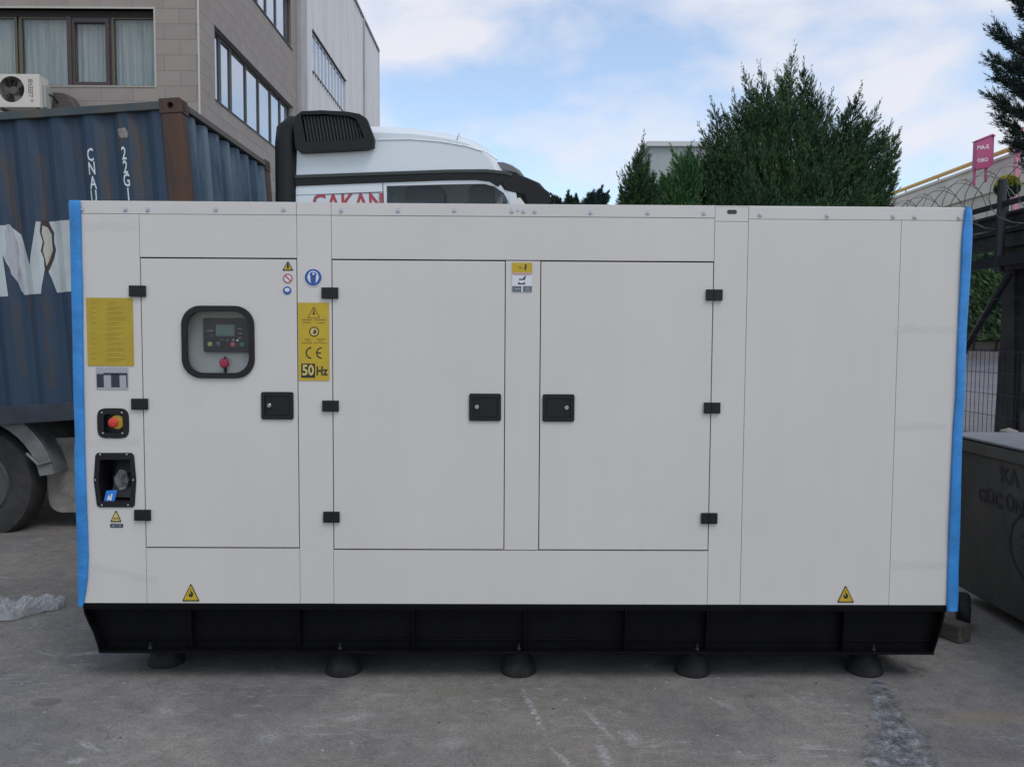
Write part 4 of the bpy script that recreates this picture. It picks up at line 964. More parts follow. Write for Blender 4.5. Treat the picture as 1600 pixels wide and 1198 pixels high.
# ------------------------------------------------------------------ office building
BX, BY = -6.67, 17.0
bx_ = at(310, 100, BY).x; BX = bx_
office = thing('office_building', 'brown tiled office building with strip windows and curtains behind the blue container', 'building', Matrix.Translation((BX, BY, 0)))
STONE = mat('tile_brown', (0.27, 0.235, 0.212), 0.7, var=0.10, scale=1.5, bump=0.2, bscale=40)
STONE2 = mat('tile_brown_light', (0.285, 0.25, 0.225), 0.7, var=0.10, scale=1.5, bump=0.2, bscale=40)
JOINT = mat('tile_joint', (0.29, 0.26, 0.235), 0.85)
BH = 17.0
w0, w1 = 5.18, 6.74            # window band above eye height
zw0, zw1 = H+w0, H+w1
zu0, zu1 = H+8.45, H+10.0
sy0, sy1 = 0.92, 7.05          # side window extent along the side wall
fxl, fxr = -12.0, at(242, 100, BY).x-BX
# backing walls with openings
wl_ = MB()
wl_.prism([[(-14, 0), (0, 0), (0, BH), (-14, BH)], [(fxl, zw0), (fxr, zw0), (fxr, zw1), (fxl, zw1)], [(fxl, zu0), (fxr, zu0), (fxr, zu1), (fxl, zu1)]], 0.0, 0.35)
wl_.build('front_wall', JOINT, office)
SYE = 7.7
MB().prism([[(0.3505, 0), (SYE, 0), (SYE, BH), (0.3505, BH)], [(sy0, zw0), (sy1, zw0), (sy1, zw1), (sy0, zw1)], [(sy0, zu0), (sy1+0.1, zu0), (sy1+0.1, zu1), (sy0, zu1)]], -0.35, 0.0, axis='x').build('side_wall', JOINT, office)
MB().box(-14, -0.36, 0.36, SYE, BH-0.4, BH-0.05).build('roof', JOINT, office)
MB().box(-13.9, -0.36, 3.4, 3.5, 0.1, BH-0.5).box(-3.4, -3.3, 0.4, 3.38, 0.1, BH-0.5).build('inner_wall', mat('room_grey', (0.28, 0.29, 0.27), 0.9), office)
for zz in (H+4.2, H+7.4):
    MB().box(-13.9, -3.5, 0.36, 3.39, zz, zz+0.1).box(-3.25, -0.36, 0.36, SYE, zz, zz+0.1).build('storey_slab', mat('room_grey', (0.28, 0.29, 0.27), 0.9), office)
# tiles, running bond
TWD, THT = 0.66, 0.315
tb = {}
def tile_obj(face, a, z, wd, ht, objs, stuff, mi):
    g_ = 0.0025
    key = (face, round(wd, 2), round(ht, 2), mi)
    if objs is not None:
        if key not in tb:
            mm = MB()
            if face == 'f': mm.box(g_, wd-g_, -0.012, -0.0005, g_, ht-g_)
            else: mm.box(0.0005, 0.012, g_, wd-g_, g_, ht-g_)
            tb[key] = mm.mesh('tile'); tb[key].materials.append((STONE, STONE2)[mi])
        o = bpy.data.objects.new('tile', tb[key]); C.objects.link(o); o.parent = office
        o.location = (a, 0, z) if face == 'f' else (0, a, z)
    else:
        if face == 'f': stuff.box(a+g_, a+wd-g_, -0.012, -0.0005, z+g_, z+ht-g_)
        else: stuff.box(0.0005, 0.012, a+g_, a+wd-g_, z+g_, z+ht-g_)
rnd = random.Random(5)
stuff = MB(); count = 0
def spans(a0, a1, off):
    r = []; a = a0-off
    while a < a1:
        lo, hi = max(a, a0), min(a+TWD, a1)
        if hi-lo > 0.05: r.append((lo, hi))
        a += TWD
    return r
nrow = int(BH/THT)
zoff = (zw0 % THT)
for face, a0, a1 in (('f', -13.9, 0.0), ('s', 0.004, SYE)):
    k = 0; z = zoff-THT
    while z+THT < BH:
        z += THT; k += 1
        for (lo, hi) in spans(a0, a1, 0.0 if k % 2 else TWD/2):
            for (o0, o1) in ([(fxl, fxr)] if face == 'f' else [(sy0, sy1)]):
                cut = []
                inwin = (z+THT > zw0+0.02 and z < zw1-0.02) or (z+THT > zu0+0.02 and z < zu1-0.02)
                pieces = [(lo, hi)]
                if inwin:
                    pieces = []
                    if lo < o0-0.03: pieces.append((lo, min(hi, o0-0.01)))
                    if hi > o1+0.03: pieces.append((max(lo, o1+0.01), hi))
                zz, ht = z, THT
                if not inwin: pass
                for (p, q) in pieces:
                    if q-p < 0.04: continue
                    vis = (face == 'f' and p > -4.6 and H+4.4 < z < H+7.1) or (face == 's' and H+2.5 < z < H+8.3 and p < 5.2)
                    if vis and count < 300: tile_obj(face, p, z, q-p, THT, True, None, rnd.random() < 0.35); count += 1
                    else: tile_obj(face, p, z, q-p, THT, None, stuff, 0)
print('tiles', count)
so_ = stuff.build('tile_cladding', STONE, office); so_['kind'] = 'stuff'
# corner trim
MB().box(0.0005, 0.028, -0.028, 0.0035, 0, BH).build('corner_trim', mat('trim_white', (0.5, 0.48, 0.46), 0.6), office)
# front windows: frames, panes, curtains
FRM = mat('frame_brown', (0.050, 0.032, 0.030), 0.5); TRM = mat('reveal_trim', (0.42, 0.41, 0.36), 0.6)
CUR = mat('net_curtain', (0.56, 0.59, 0.55), 0.85, var=0.3, scale=2.2, stretch=(9, 1, 0.25))
GLZ = mat('office_glass', (0.48, 0.53, 0.58), 0.05, metal=0.85, spec=0.9)
GLC = mat('clear_glass_front', (0.9, 0.93, 0.92), 0.02, trans=1.0, spec=0.35)
def fx(px): return at(px, 80, BY).x-BX
tt = 0.035
MB().box(fxl, fxr+tt, -0.024, 0.12, zw1, zw1+tt).build('reveal_trim', TRM, office); MB().box(fxr, fxr+tt, -0.0235, 0.12, zw0-tt, zw1-0.0005).build('reveal_trim', TRM, office)
MB().box(fxl, fxr-0.0005, -0.024, 0.12, zw0-tt, zw0).build('window_sill', mat('sill_beige', (0.30, 0.28, 0.24), 0.7), office)
wgy = 0.16
MB().box(fxl, fxr, wgy-0.03, wgy+0.04, zw1-0.12, zw1).build('blind_box', DARK, office)
def fwin(pxa, pxb, sash=False):
    a, b = fx(pxa), fx(pxb); z0, z1 = zw0, zw1-0.121
    fr = 0.055
    o = MB().prism([[(a, z0), (b, z0), (b, z1), (a, z1)], [(a+fr, z0+fr*0.7), (b-fr, z0+fr*0.7), (b-fr, z1-fr*0.5), (a+fr, z1-fr*0.5)]], wgy-0.02, wgy+0.04).build('window', FRM if sash else mat('frame_olive', (0.09, 0.08, 0.05), 0.5), office)
    if sash:
        f2 = 0.11
        MB().prism([[(a+0.03, z0+0.02), (b-0.03, z0+0.02), (b-0.03, z1-0.02), (a+0.03, z1-0.02)], [(a+f2, z0+f2), (b-f2, z0+f2), (b-f2, z1-f2), (a+f2, z1-f2)]], wgy-0.05, wgy-0.0205).build('sash', FRM, o)
    MB().box(a+fr-0.01, b-fr+0.01, wgy+0.01, wgy+0.016, z0+0.03, z1-0.02).build('pane', GLC, o)
    # curtain with folds
    cu = MB(); n_ = int((b-a)/0.02); pts_ = []
    for i in range(n_+1):
        x_ = a+0.03+(b-a-0.06)*i/n_; pts_.append((x_, wgy+0.13+0.018*math.sin(i*1.05+math.sin(i*0.21)*2)))
    cz0, cz1 = z0+0.1, z1+0.05
    for i in range(n_): cu.add([(*pts_[i], cz0), (*pts_[i+1], cz0), (*pts_[i+1], cz1), (*pts_[i], cz1)], [(0, 1, 2, 3)])
    cu.build('curtain', CUR, o, smooth=True)
    return o
edges = [-700, -560, -420, -280, -130, -60, 20, 24, 101, 106, 168, 172, 242]
for a, b, s in ((-120, 21, 0), (24.5, 104, 0), (104.5, 169, 1), (169.5, 241.7, 0), (-260, -122, 0), (-400, -262, 0)):
    fwin(a, b, s)
MB().box(fx(101), fx(108), wgy-0.07, wgy-0.051, zw0+0.01, zw1-0.12).build('mullion', FRM, office)
# side windows: panes reflecting the sky
SF = mat('side_frame', (0.035, 0.034, 0.038), 0.5)
def swin(y0, y1, z0, z1, narrow=False):
    fr = 0.05 if not narrow else 0.09
    o = MB().prism([[(y0, z0), (y1, z0), (y1, z1), (y0, z1)], [(y0+fr, z0+fr), (y1-fr, z0+fr), (y1-fr, z1-fr), (y0+fr, z1-fr)]], -0.14, -0.08, axis='x').build('window', SF, office)
    MB().box(-0.115, -0.105, y0+fr-0.01, y1-fr+0.01, z0+fr-0.01, z1-fr+0.01).build('pane', GLZ, o)
def Yat(px): return -BX*F/(800-px)-BY
ed = [sy0, Yat(355), Yat(372), Yat(394.5), Yat(413.5), Yat(431.5), Yat(446), sy1]
for i in range(len(ed)-1):
    swin(ed[i]+0.005, ed[i+1]-0.005, zw0, zw1, i == 1)
ed2 = [sy0, 2.1, 3.1, 4.2, 4.95, 5.85, sy1+0.1]
for i in range(len(ed2)-1): swin(ed2[i]+0.005, ed2[i+1]-0.005, zu0, zu1, False)
for z0, z1 in ((zw0, zw1), (zu0, zu1)):
    MB().box(-0.08, 0.03, sy0-0.03, sy1+0.13, z0-0.03, z0-0.001).build('window_sill', SF, office)
    MB().box(-0.08, 0.03, sy0-0.03, sy1+0.13, z1+0.001, z1+0.03).build('window_head', SF, office)

# corrugated hall behind the office
hall = thing('corrugated_hall', 'tall pale hall clad in vertical corrugated panels behind the tiled office', 'building', Matrix.Translation((BX, BY+SYE+0.01, 0)))
HALLM = mat('hall_cladding', (0.56, 0.56, 0.57), 0.5, var=0.12, scale=1.2, stretch=(1, 1, 0.15))
HALLS = mat('hall_grey', (0.38, 0.37, 0.375), 0.65, var=0.15, scale=1)  # darker grey for pilaster, core and downpipe
HH = H+13.7; ye = -BX*F/(800-592)-(BY+SYE+0.01)
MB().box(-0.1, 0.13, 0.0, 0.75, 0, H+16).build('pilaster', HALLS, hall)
ywa, ywb = Yat(491)-SYE, Yat(541)-SYE
zh0, zh1 = H+8.62, H+9.85
m_ = MB(); y = 0.76; k = 0
ribs = []
while y < ye-0.01:
    pw = 0.33; y2 = min(y+pw, ye); top = HH
    segs = [(0, HH)] if (y2 < ywa or y > ywb) else [(0, zh0-0.02), (zh1+0.02, HH)]
    for z0, z1 in segs:
        p = [(0.0, y), (0.0, y+(y2-y)*0.5), (0.05, y+(y2-y)*0.62), (0.05, y+(y2-y)*0.88), (0.0, y2)]
        for i in range(4): m_.add([(p[i][0], p[i][1], z0), (p[i+1][0], p[i+1][1], z0), (p[i+1][0], p[i+1][1], z1), (p[i][0], p[i][1], z1)], [(0, 1, 2, 3)])
    y = y2; k += 1
m_.build('corrugated_cladding', HALLM, hall)
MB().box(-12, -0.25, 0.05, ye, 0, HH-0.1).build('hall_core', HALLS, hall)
MB().box(-12, 0.08, 0.76, ye+0.05, HH, HH+0.12).build('roof_edge', mat('roof_edge', (0.14, 0.14, 0.15), 0.6), hall)
MB().box(-0.2, 0.07, ye, ye+0.06, 0, HH-0.001).build('corner_flashing', HALLM, hall)
nw = 10
for i in range(nw):
    a = ywa+(ywb-ywa)*i/nw; b = ywa+(ywb-ywa)*(i+1)/nw
    o = MB().prism([[(a, zh0), (b, zh0), (b, zh1), (a, zh1)], [(a+0.05, zh0+0.05), (b-0.05, zh0+0.05), (b-0.05, zh1-0.05), (a+0.05, zh1-0.05)]], -0.05, 0.0, axis='x').build('window', HALLM, hall)
    MB().box(-0.035, -0.025, a+0.04, b-0.04, zh0+0.04, zh1-0.04).build('pane', GLZ, o)
MB().box(-0.02, 0.06, ywa-0.05, ywb+0.05, zh0-0.06, zh0-0.021).build('window_sill', SF, hall)
MB().box(-0.02, 0.06, ywa-0.05, ywb+0.05, zh1+0.021, zh1+0.06).build('window_head', SF, hall)
yd = Yat(568)-SYE; MB().tube([(0.08, yd, 0.2), (0.08, yd, HH)], 0.05, 8).build('downpipe', HALLS, hall)

# air conditioner on the office front
AM = Matrix.Translation(at(62, 168, BY-0.75))
acx = at(61, 118, BY-0.75); sc_ = F/(BY-0.75)
ac = thing('air_conditioner', 'cream air conditioner outdoor unit with a round fan above the blue container', 'air conditioner', Matrix.Translation((acx.x, BY-0.75, at(61, 168, BY-0.75).z)))
wA, hA = 0.86, (168-118)/sc_
CRM = mat('ac_cream', (0.56, 0.53, 0.47), 0.5, var=0.06, scale=4)
fxc, fzc = (18-61)/sc_, (168-141)/sc_
MB().prism([[(-wA, 0), (0, 0), (0, hA), (-wA, hA)], ring(fxc, fzc, 0.255, 32)], 0.0, 0.03).box(-wA, -wA+0.02, 0.031, 0.32, 0, hA).box(-0.02, 0, 0.031, 0.32, 0, hA).box(-wA, 0, 0.031, 0.32, hA-0.02, hA+0.004).box(-wA, 0, 0.031, 0.32, -0.004, 0.02).box(-wA+0.021, -0.021, 0.30, 0.32, 0.021, hA-0.021).build('casing', CRM, ac, bevel=0.006)
MB().box(0.0005, 0.06, 0.10, 0.30, 0.02, hA*0.75).build('valve_cover', mat('ac_grey', (0.30, 0.32, 0.30), 0.6), ac, bevel=0.02)
fan = MB().lathe([(0.07, 0.06), (0.085, 0.09), (0.085, 0.16), (0.001, 0.16)], (fxc, 0, fzc), 'y', 20)
for i in range(3):
    t = 2*PI*i/3+0.4
    for s in range(1):
        p = [(fxc+0.07*math.cos(t), 0.10, fzc+0.07*math.sin(t)), (fxc+0.07*math.cos(t+0.9), 0.15, fzc+0.07*math.sin(t+0.9)), (fxc+0.24*math.cos(t+1.0), 0.15, fzc+0.24*math.sin(t+1.0)), (fxc+0.235*math.cos(t+0.2), 0.08, fzc+0.235*math.sin(t+0.2))]
        fan.add(p, [(0, 1, 2, 3)])
fan.build('fan', mat('fan_grey', (0.20, 0.17, 0.16), 0.5), ac)
gl_ = MB()
for r in [0.05+0.025*i for i in range(9)]:
    P = [(fxc+r*math.cos(2*PI*i/24), 0.012, fzc+r*math.sin(2*PI*i/24)) for i in range(25)]; gl_.tube(P, 0.0025, 3)
for i in range(4): t = PI*i/4+0.3; gl_.tube([(fxc-0.255*math.cos(t), 0.012, fzc-0.255*math.sin(t)), (fxc+0.255*math.cos(t), 0.012, fzc+0.255*math.sin(t))], 0.004, 4)
gl_.build('fan_guard', mat('guard_dark', (0.09, 0.08, 0.07), 0.6), ac)
MB().box(-wA+0.03, -0.03, 0.28, 0.29, 0.03, hA-0.03).build('coil_back', DARK, ac)
text('LEEEVB', 'letter', (47-60)/sc_, (168-140)/sc_, -0.003, 0.13, mat('ac_letter', (0.13, 0.12, 0.10), 0.6), ac, rot=PI/2, width=0.85, shear=0.4, bold=0.001)
MB().prism(ring((48.5-60)/sc_, (168-158)/sc_, 0.032, 14), -0.003, -0.001).build('emblem', mat('pink_mark', (0.48, 0.25, 0.27), 0.6), ac)
MB().box(-wA+0.05, -wA+0.09, -0.02, 0.74, -0.05, -0.006).box(-0.1, -0.06, -0.02, 0.74, -0.05, -0.006).build('bracket', mat('bracket_grey', (0.1, 0.09, 0.08), 0.6), ac)
MB().tube([(0.04, 0.2, hA*0.5), (0.10, 0.3, hA*0.45), (0.16, 0.5, hA*0.2), (0.17, 0.6, 0.0), (0.2, 0.72, -0.2)], 0.018, 6).build('pipe', BLACK, ac, smooth=True)
# second, darker box beside it: cowl on the wall
x = at(80, 160, BY-0.3)
cw = MB().prism([((at(78, 1, BY-0.3).x), at(78, 172, BY-0.3).z), (at(118, 1, BY-0.3).x, at(118, 172, BY-0.3).z), (at(104, 1, BY-0.3).x, at(104, 149, BY-0.3).z), (at(95, 1, BY-0.3).x, at(95, 146, BY-0.3).z), (at(80, 1, BY-0.3).x, at(80, 145, BY-0.3).z)], BY-0.35, BY-0.03).build('vent_cowl', mat('cowl_dark', (0.07, 0.06, 0.055), 0.7), None, bevel=0.02)
tag(cw, 'dark grey vent cowl on the wall right of the air conditioner', 'vent')

# distant pale block
q = at(1010, 222, 60); q2 = at(1100, 222, 60)
fb = thing('plant_room', 'distant plain grey block with a thin roof ledge seen left of the big tree', 'building', Matrix.Translation((q.x, 60, 0)))
MB().box(0.3, q2.x-q.x+3, 0, 8, 0, q.z-0.35).build('wall', mat('far_wall', (0.33, 0.37, 0.37), 0.8, var=0.08, scale=0.6), fb)
MB().box(0, q2.x-q.x+3.3, -0.3, 8.3, q.z-0.349, q.z).build('roof_ledge', mat('far_ledge', (0.5, 0.52, 0.52), 0.7), fb)

# ------------------------------------------------------------------ evergreens
def foliage_mat(name, c1, c2, c3, tipg=False):
    M = bpy.data.materials.new(name); M.use_nodes = True; t = M.node_tree; n = t.nodes; l = t.links; b = n['Principled BSDF']
    g_ = n.new('ShaderNodeNewGeometry'); r = n.new('ShaderNodeValToRGB'); l.new(g_.outputs['Random Per Island'], r.inputs[0])
    e = r.color_ramp.elements; e.new(0.5)
    for i, (p, c) in enumerate(((0.0, c1), (0.6, c2), (1.0, c3))): e[i].position = p; e[i].color = (*c, 1)
    tcn = n.new('ShaderNodeTexCoord'); nz = n.new('ShaderNodeTexNoise'); nz.inputs['Scale'].default_value = 1.6; l.new(tcn.outputs['Object'], nz.inputs['Vector'])
    m2 = n.new('ShaderNodeMix'); m2.data_type = 'RGBA'; m2.blend_type = 'MULTIPLY'; m2.inputs['Factor'].default_value = 1
    r2 = n.new('ShaderNodeValToRGB'); l.new(nz.outputs['Fac'], r2.inputs[0]); r2.color_ramp.elements[0].position = 0.35; r2.color_ramp.elements[1].position = 0.65
    r2.color_ramp.elements[0].color = (0.75, 0.85, 0.95, 1); r2.color_ramp.elements[1].color = (1.3, 1.2, 1.0, 1)
    at_ = n.new('ShaderNodeAttribute'); at_.attribute_name = 'growth_shade'
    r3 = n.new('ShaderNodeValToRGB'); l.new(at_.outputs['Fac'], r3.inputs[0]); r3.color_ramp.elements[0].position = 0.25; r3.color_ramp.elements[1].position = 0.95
    r3.color_ramp.elements[0].color = (0.7, 0.7, 0.7, 1) if tipg else (1, 1, 1, 1); r3.color_ramp.elements[1].color = (1.7, 1.75, 1.45, 1) if tipg else (1, 1, 1, 1)  # shade inside the plumes painted into the colour; young tips paler
    m3 = n.new('ShaderNodeMix'); m3.data_type = 'RGBA'; m3.blend_type = 'MULTIPLY'; m3.inputs['Factor'].default_value = 1
    l.new(r.outputs[0], m3.inputs['A']); l.new(r3.outputs[0], m3.inputs['B'])
    l.new(m3.outputs['Result'], m2.inputs['A']); l.new(r2.outputs[0], m2.inputs['B']); l.new(m2.outputs['Result'], b.inputs['Base Color'])
    b.inputs['Roughness'].default_value = 0.7; b.inputs['Specular IOR Level'].default_value = 0.25
    return M
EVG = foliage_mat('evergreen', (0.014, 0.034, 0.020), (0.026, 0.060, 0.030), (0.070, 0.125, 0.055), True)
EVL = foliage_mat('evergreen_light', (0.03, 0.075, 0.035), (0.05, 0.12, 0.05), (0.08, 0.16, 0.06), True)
EVP = foliage_mat('evergreen_dark', (0.022, 0.03, 0.042), (0.03, 0.048, 0.045), (0.04, 0.085, 0.05))
BARK = mat('bark', (0.09, 0.065, 0.05), 0.9, var=0.4, scale=12, stretch=(1, 1, 0.2), bump=0.6, bscale=30, bdist=0.01)
def norm(a): return a/np.maximum(np.linalg.norm(a, axis=-1, keepdims=True), 1e-9)
TIPS = []
def sprays(rng, o, d, ln, nb, bl, bw, spread=0.45, tipv=None):
    """feathery fronds: blades along a rising axis, longest in the middle -> (n*nb,4,3)"""
    n = len(o)
    s = rng.uniform(0.08, 1.0, (n, nb, 1))**0.85
    p = o[:, None]+d[:, None]*ln[:, None, None]*s
    p[..., 2] += (s[..., 0]**2)*ln[:, None]*0.22
    ax = norm(d[:, None]+np.array([0, 0, 0.45])*s)
    rd = norm(np.cross(ax, rng.normal(size=(n, nb, 3))))
    env = np.sqrt(np.clip(1.05-s, 0, 1))
    bd = norm(ax+rd*(spread+0.45*env)*rng.uniform(0.5, 1.2, (n, nb, 1)))
    L_ = bl*(0.45+0.9*env)*rng.uniform(0.6, 1.3, (n, nb, 1))
    sd_ = norm(np.cross(bd, rng.normal(size=(n, nb, 3))))*bw*rng.uniform(0.6, 1.2, (n, nb, 1))
    T_ = np.stack([p-sd_*0.5, p+bd*L_*0.45+sd_*0.9, p+bd*L_, p+bd*L_*0.4-sd_*0.9], axis=2)
    TIPS.append(((s[..., 0]*0.6+0.4*(tipv[:, None] if tipv is not None else 0.5))).reshape(-1))
    return T_.reshape(-1, 4, 3)
def plume(rng, tip, ax, Lp, Rp, ntw, nb, bl, bw):
    """one feathery shoot: twigs along an axis, shortening to a pointed tip"""
    s = 1-rng.uniform(0.02, 1, ntw)**0.72
    o = tip[None]-ax[None]*Lp*(1-s)[:, None]
    rd = norm(np.cross(ax[None].repeat(ntw, 0), rng.normal(size=(ntw, 3))))
    d = norm(ax[None]*1.15+rd*(0.75+0.35*(1-s))[:, None])
    ln = Rp*1.6*np.clip(1-s, 0.03, 1)**0.85*rng.uniform(0.6, 1.25, ntw)
    tone = rng.uniform(-0.7, 0.9)
    T_ = sprays(rng, o, d, ln, nb, bl, bw, 0.20, s+tone)
    # blades shrink towards the tip of the shoot
    k = np.repeat(np.clip(0.30+1.6*(1-s), 0.3, 1.0), nb)[:, None, None]
    c = T_[:, :1]; T_ = c+(T_-c)*k
    n2 = 14; s2 = rng.uniform(0.8, 1.0, n2); o2 = tip[None]-ax[None]*Lp*(1-s2)[:, None]
    return np.concatenate([T_, sprays(rng, o2, norm(ax[None]+rng.normal(size=(n2, 3))*0.16), Lp*0.10*np.ones(n2), 5, bl*0.5, bw*0.8, 0.15)])
def conifer(name, label, M_, Y, env, peaks, base_px, seed, nfill, depth=1.6, Lp=1.0, Rp=0.27, bl=0.085, bw=0.0085, envd=8, group=None):
    rng = np.random.default_rng(seed); bp = at(base_px, 400, Y); pm = F/Y
    t = thing(name, label, 'tree', Matrix.Translation((bp.x, Y, 0)), group)
    ex = np.array([e[0] for e in env], float); ez = np.array([e[1] for e in env], float)
    x0, x1 = ex.min(), ex.max(); half = (x1-x0)/2; xc = (x0+x1)/2
    arr = []; limbs = MB()
    def add(px, py, dy, L_, R_, k=1.0):
        p = at(px, py, Y+dy); tip = np.array([p.x-bp.x, dy, p.z])
        ax = norm(np.array([0.60*(px-xc)/half+rng.normal()*0.10, 0.30*dy/depth+rng.normal()*0.09, 1.0]))
        arr.append(plume(rng, tip, ax, L_, R_, int(34*k), 18, bl, bw)); return tip, ax
    for (px, py, L_, R_) in peaks:
        tip, ax = add(px, py-3, rng.uniform(-0.25, 0.25), L_*1.15, R_*1.30, 3.0)
        limbs.tube([(tip[0]*0.25, tip[1]*0.25, 0.8), tuple(tip*0.6+np.array([0, 0, -0.2])), tuple(tip-ax*0.5*L_), tuple(tip-ax*0.03)], [0.06, 0.035, 0.012, 0.003], 5)
    for i in range(nfill):
        px = rng.uniform(x0+4, x1-4); e = np.interp(px, ex, ez)+envd
        v = rng.uniform(0, 1)**1.3; py = e+1+v*(330-e+60)
        dmax = depth*min(1.0, 0.25+v*1.5)*math.sqrt(max(0.05, 1-((px-xc)/half)**2))
        add(px, py, rng.choice([-1, -1, 1])*dmax*rng.uniform(0.3, 1.0), Lp*rng.uniform(0.7, 1.25), Rp*rng.uniform(0.75, 1.25))
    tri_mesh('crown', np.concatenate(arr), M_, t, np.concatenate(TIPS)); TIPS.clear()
    limbs.tube([(0, 0, -0.05), (0.02, 0, 0.7), (0, 0.02, 2.0)], [0.17, 0.14, 0.08], 10)
    limbs.build('trunk', BARK, t, smooth=True)
    # dense lower crown below the line of sight
    return t
env_b = [(1070, 300), (1082, 240), (1093, 212), (1112, 178), (1130, 180), (1150, 150), (1161, 128), (1175, 150), (1187, 128), (1200, 160), (1213, 135), (1228, 120), (1241, 100), (1255, 122), (1268, 134), (1285, 172), (1299, 165), (1320, 182), (1345, 160), (1358, 188), (1375, 185), (1390, 212), (1404, 226), (1402, 262), (1398, 310)]
pk_b = [(1241, 82, 1.5, 0.30), (1187, 109, 1.3, 0.26), (1161, 113, 1.2, 0.24), (1213, 118, 1.2, 0.25), (1268, 118, 1.2, 0.28), (1228, 112, 1.0, 0.22), (1256, 104, 1.0, 0.2), (1299, 152, 1.1, 0.26), (1325, 172, 0.9, 0.24), (1345, 143, 1.2, 0.27), (1373, 168, 1.2, 0.26),
        (1392, 198, 0.9, 0.2), (1406, 208, 1.0, 0.2), (1408, 240, 0.9, 0.2), (1405, 268, 0.8, 0.2), (1112, 163, 1.1, 0.25), (1093, 203, 1.0, 0.24), (1130, 176, 1.0, 0.25), (1078, 240, 0.8, 0.2), (1146, 150, 1.0, 0.22), (1360, 186, 0.9, 0.22), (1284, 165, 0.9, 0.22), (1174, 140, 0.9, 0.22), (1200, 145, 0.9, 0.22)]
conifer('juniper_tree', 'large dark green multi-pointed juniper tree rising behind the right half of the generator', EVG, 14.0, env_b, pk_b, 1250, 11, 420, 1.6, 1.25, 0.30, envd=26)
env_s = [(962, 315), (984, 276), (998, 245), (1005, 235), (1014, 250), (1030, 280), (1040, 310)]
conifer('juniper_tree', 'small slim juniper left of the big tree in front of the distant grey block', EVG, 13.0, env_s, [(1005, 219, 1.0, 0.2), (984, 266, 0.8, 0.2), (968, 300, 0.6, 0.16), (996, 248, 0.7, 0.18), (1014, 252, 0.7, 0.16)], 1003, 12, 60, 0.5, 0.7, 0.2)
env_m = [(1020, 312), (1033, 282), (1049, 252), (1062, 268), (1078, 246), (1092, 262), (1100, 300)]
conifer('juniper_tree', 'lighter green juniper between the slim juniper and the big tree', EVL, 13.2, env_m, [(1049, 236, 0.8, 0.2), (1079, 231, 0.8, 0.2), (1062, 262, 0.6, 0.18), (1034, 276, 0.6, 0.18), (1090, 252, 0.6, 0.18)], 1060, 13, 60, 0.5, 0.7, 0.2)
conifer('shrub', 'sparse shrub tips just over the roof between the truck and the small juniper', EVP, 12.0, [(855, 345), (900, 340), (952, 335)], [(940, 297, 0.5, 0.1), (950, 305, 0.4, 0.09), (926, 304, 0.4, 0.1), (888, 306, 0.4, 0.1), (900, 311, 0.4, 0.09), (862, 309, 0.35, 0.08)], 905, 14, 8, 0.3, 0.5, 0.10)
# branches reaching in from the right
rng = np.random.default_rng(21); YB = 7.5
tb0 = at(1760, 400, YB+0.3)
tr_ = thing('cedar_tree', 'dark feathery evergreen whose branches reach in at the upper right edge', 'tree', Matrix.Translation((tb0.x, YB+0.3, 0)))
arr = []; lim = MB()
boughs = [((1720, 300), (1606, 262), 4), ((1700, 230), (1574, 192), 12), ((1705, 190), (1560, 156), 13), ((1700, 150), (1562, 120), 13), ((1700, 110), (1558, 94), 13),
          ((1690, 100), (1562, 52), 13), ((1700, 60), (1606, 60), 8), ((1690, 20), (1578, -18), 12), ((1680, 225), (1592, 222), 8), ((1690, 170), (1596, 140), 12), ((1690, 130), (1600, 100), 12), ((1690, 60), (1600, 20), 10), ((1650, 40), (1612, -60), 10)]
for (p0, p1, k) in boughs:
    dyb = rng.uniform(-0.5, 0.6)
    a = at(*p0, YB+dyb)-Vector((tb0.x, YB+0.3, 0)); b = at(*p1, YB+dyb*0.7)-Vector((tb0.x, YB+0.3, 0))
    pts = []
    for i in range(7):
        s = i/6; p = a.lerp(b, s); p.z -= 0.10*math.sin(s*PI); pts.append(p)
    lim.tube([Vector((0, 0, a.z-0.1))]+pts, [0.03]+[0.012*(1-i/7)+0.002 for i in range(7)], 5)
    n = k*12; s = rng.uniform(0.05, 1, n)
    P0 = np.array([list(a.lerp(b, x)-Vector((0, 0, 0.10*math.sin(x*PI)))) for x in s])
    dd = np.array(list((b-a).normalized()))
    d = norm(dd+norm(rng.normal(size=(n, 3)))*0.55+np.array([0, 0, 0.12]))
    arr.append(sprays(rng, P0, d, rng.uniform(0.07, 0.20, n), 28, 0.05, 0.0042, 0.4))
lim.tube([(0, 0, -0.05), (0.05, 0, 2), (0, 0.05, 5), (0, 0, 8)], [0.2, 0.16, 0.1, 0.03], 10)
for a_ in range(90):                                     # the rest of the crown, beyond the frame
    z = rng.uniform(1.8, 7.8); R = 0.9*(8.3-z)/5; az = rng.uniform(-1.4, 1.4)
    o = np.array([[0, 0, z]]).repeat(10, 0)+rng.normal(size=(10, 3))*0.1
    d = norm(np.stack([np.cos(az)*np.ones(10), np.sin(az)*np.ones(10), 0.25*np.ones(10)], 1)+rng.normal(size=(10, 3))*0.3)
    arr.append(sprays(rng, o, d, R*rng.uniform(0.5, 1, 10), 30, 0.07, 0.006, 0.6))
tri_mesh('crown', np.concatenate(arr), EVP, tr_, np.concatenate(TIPS)); TIPS.clear(); lim.build('trunk', BARK, tr_, smooth=True)

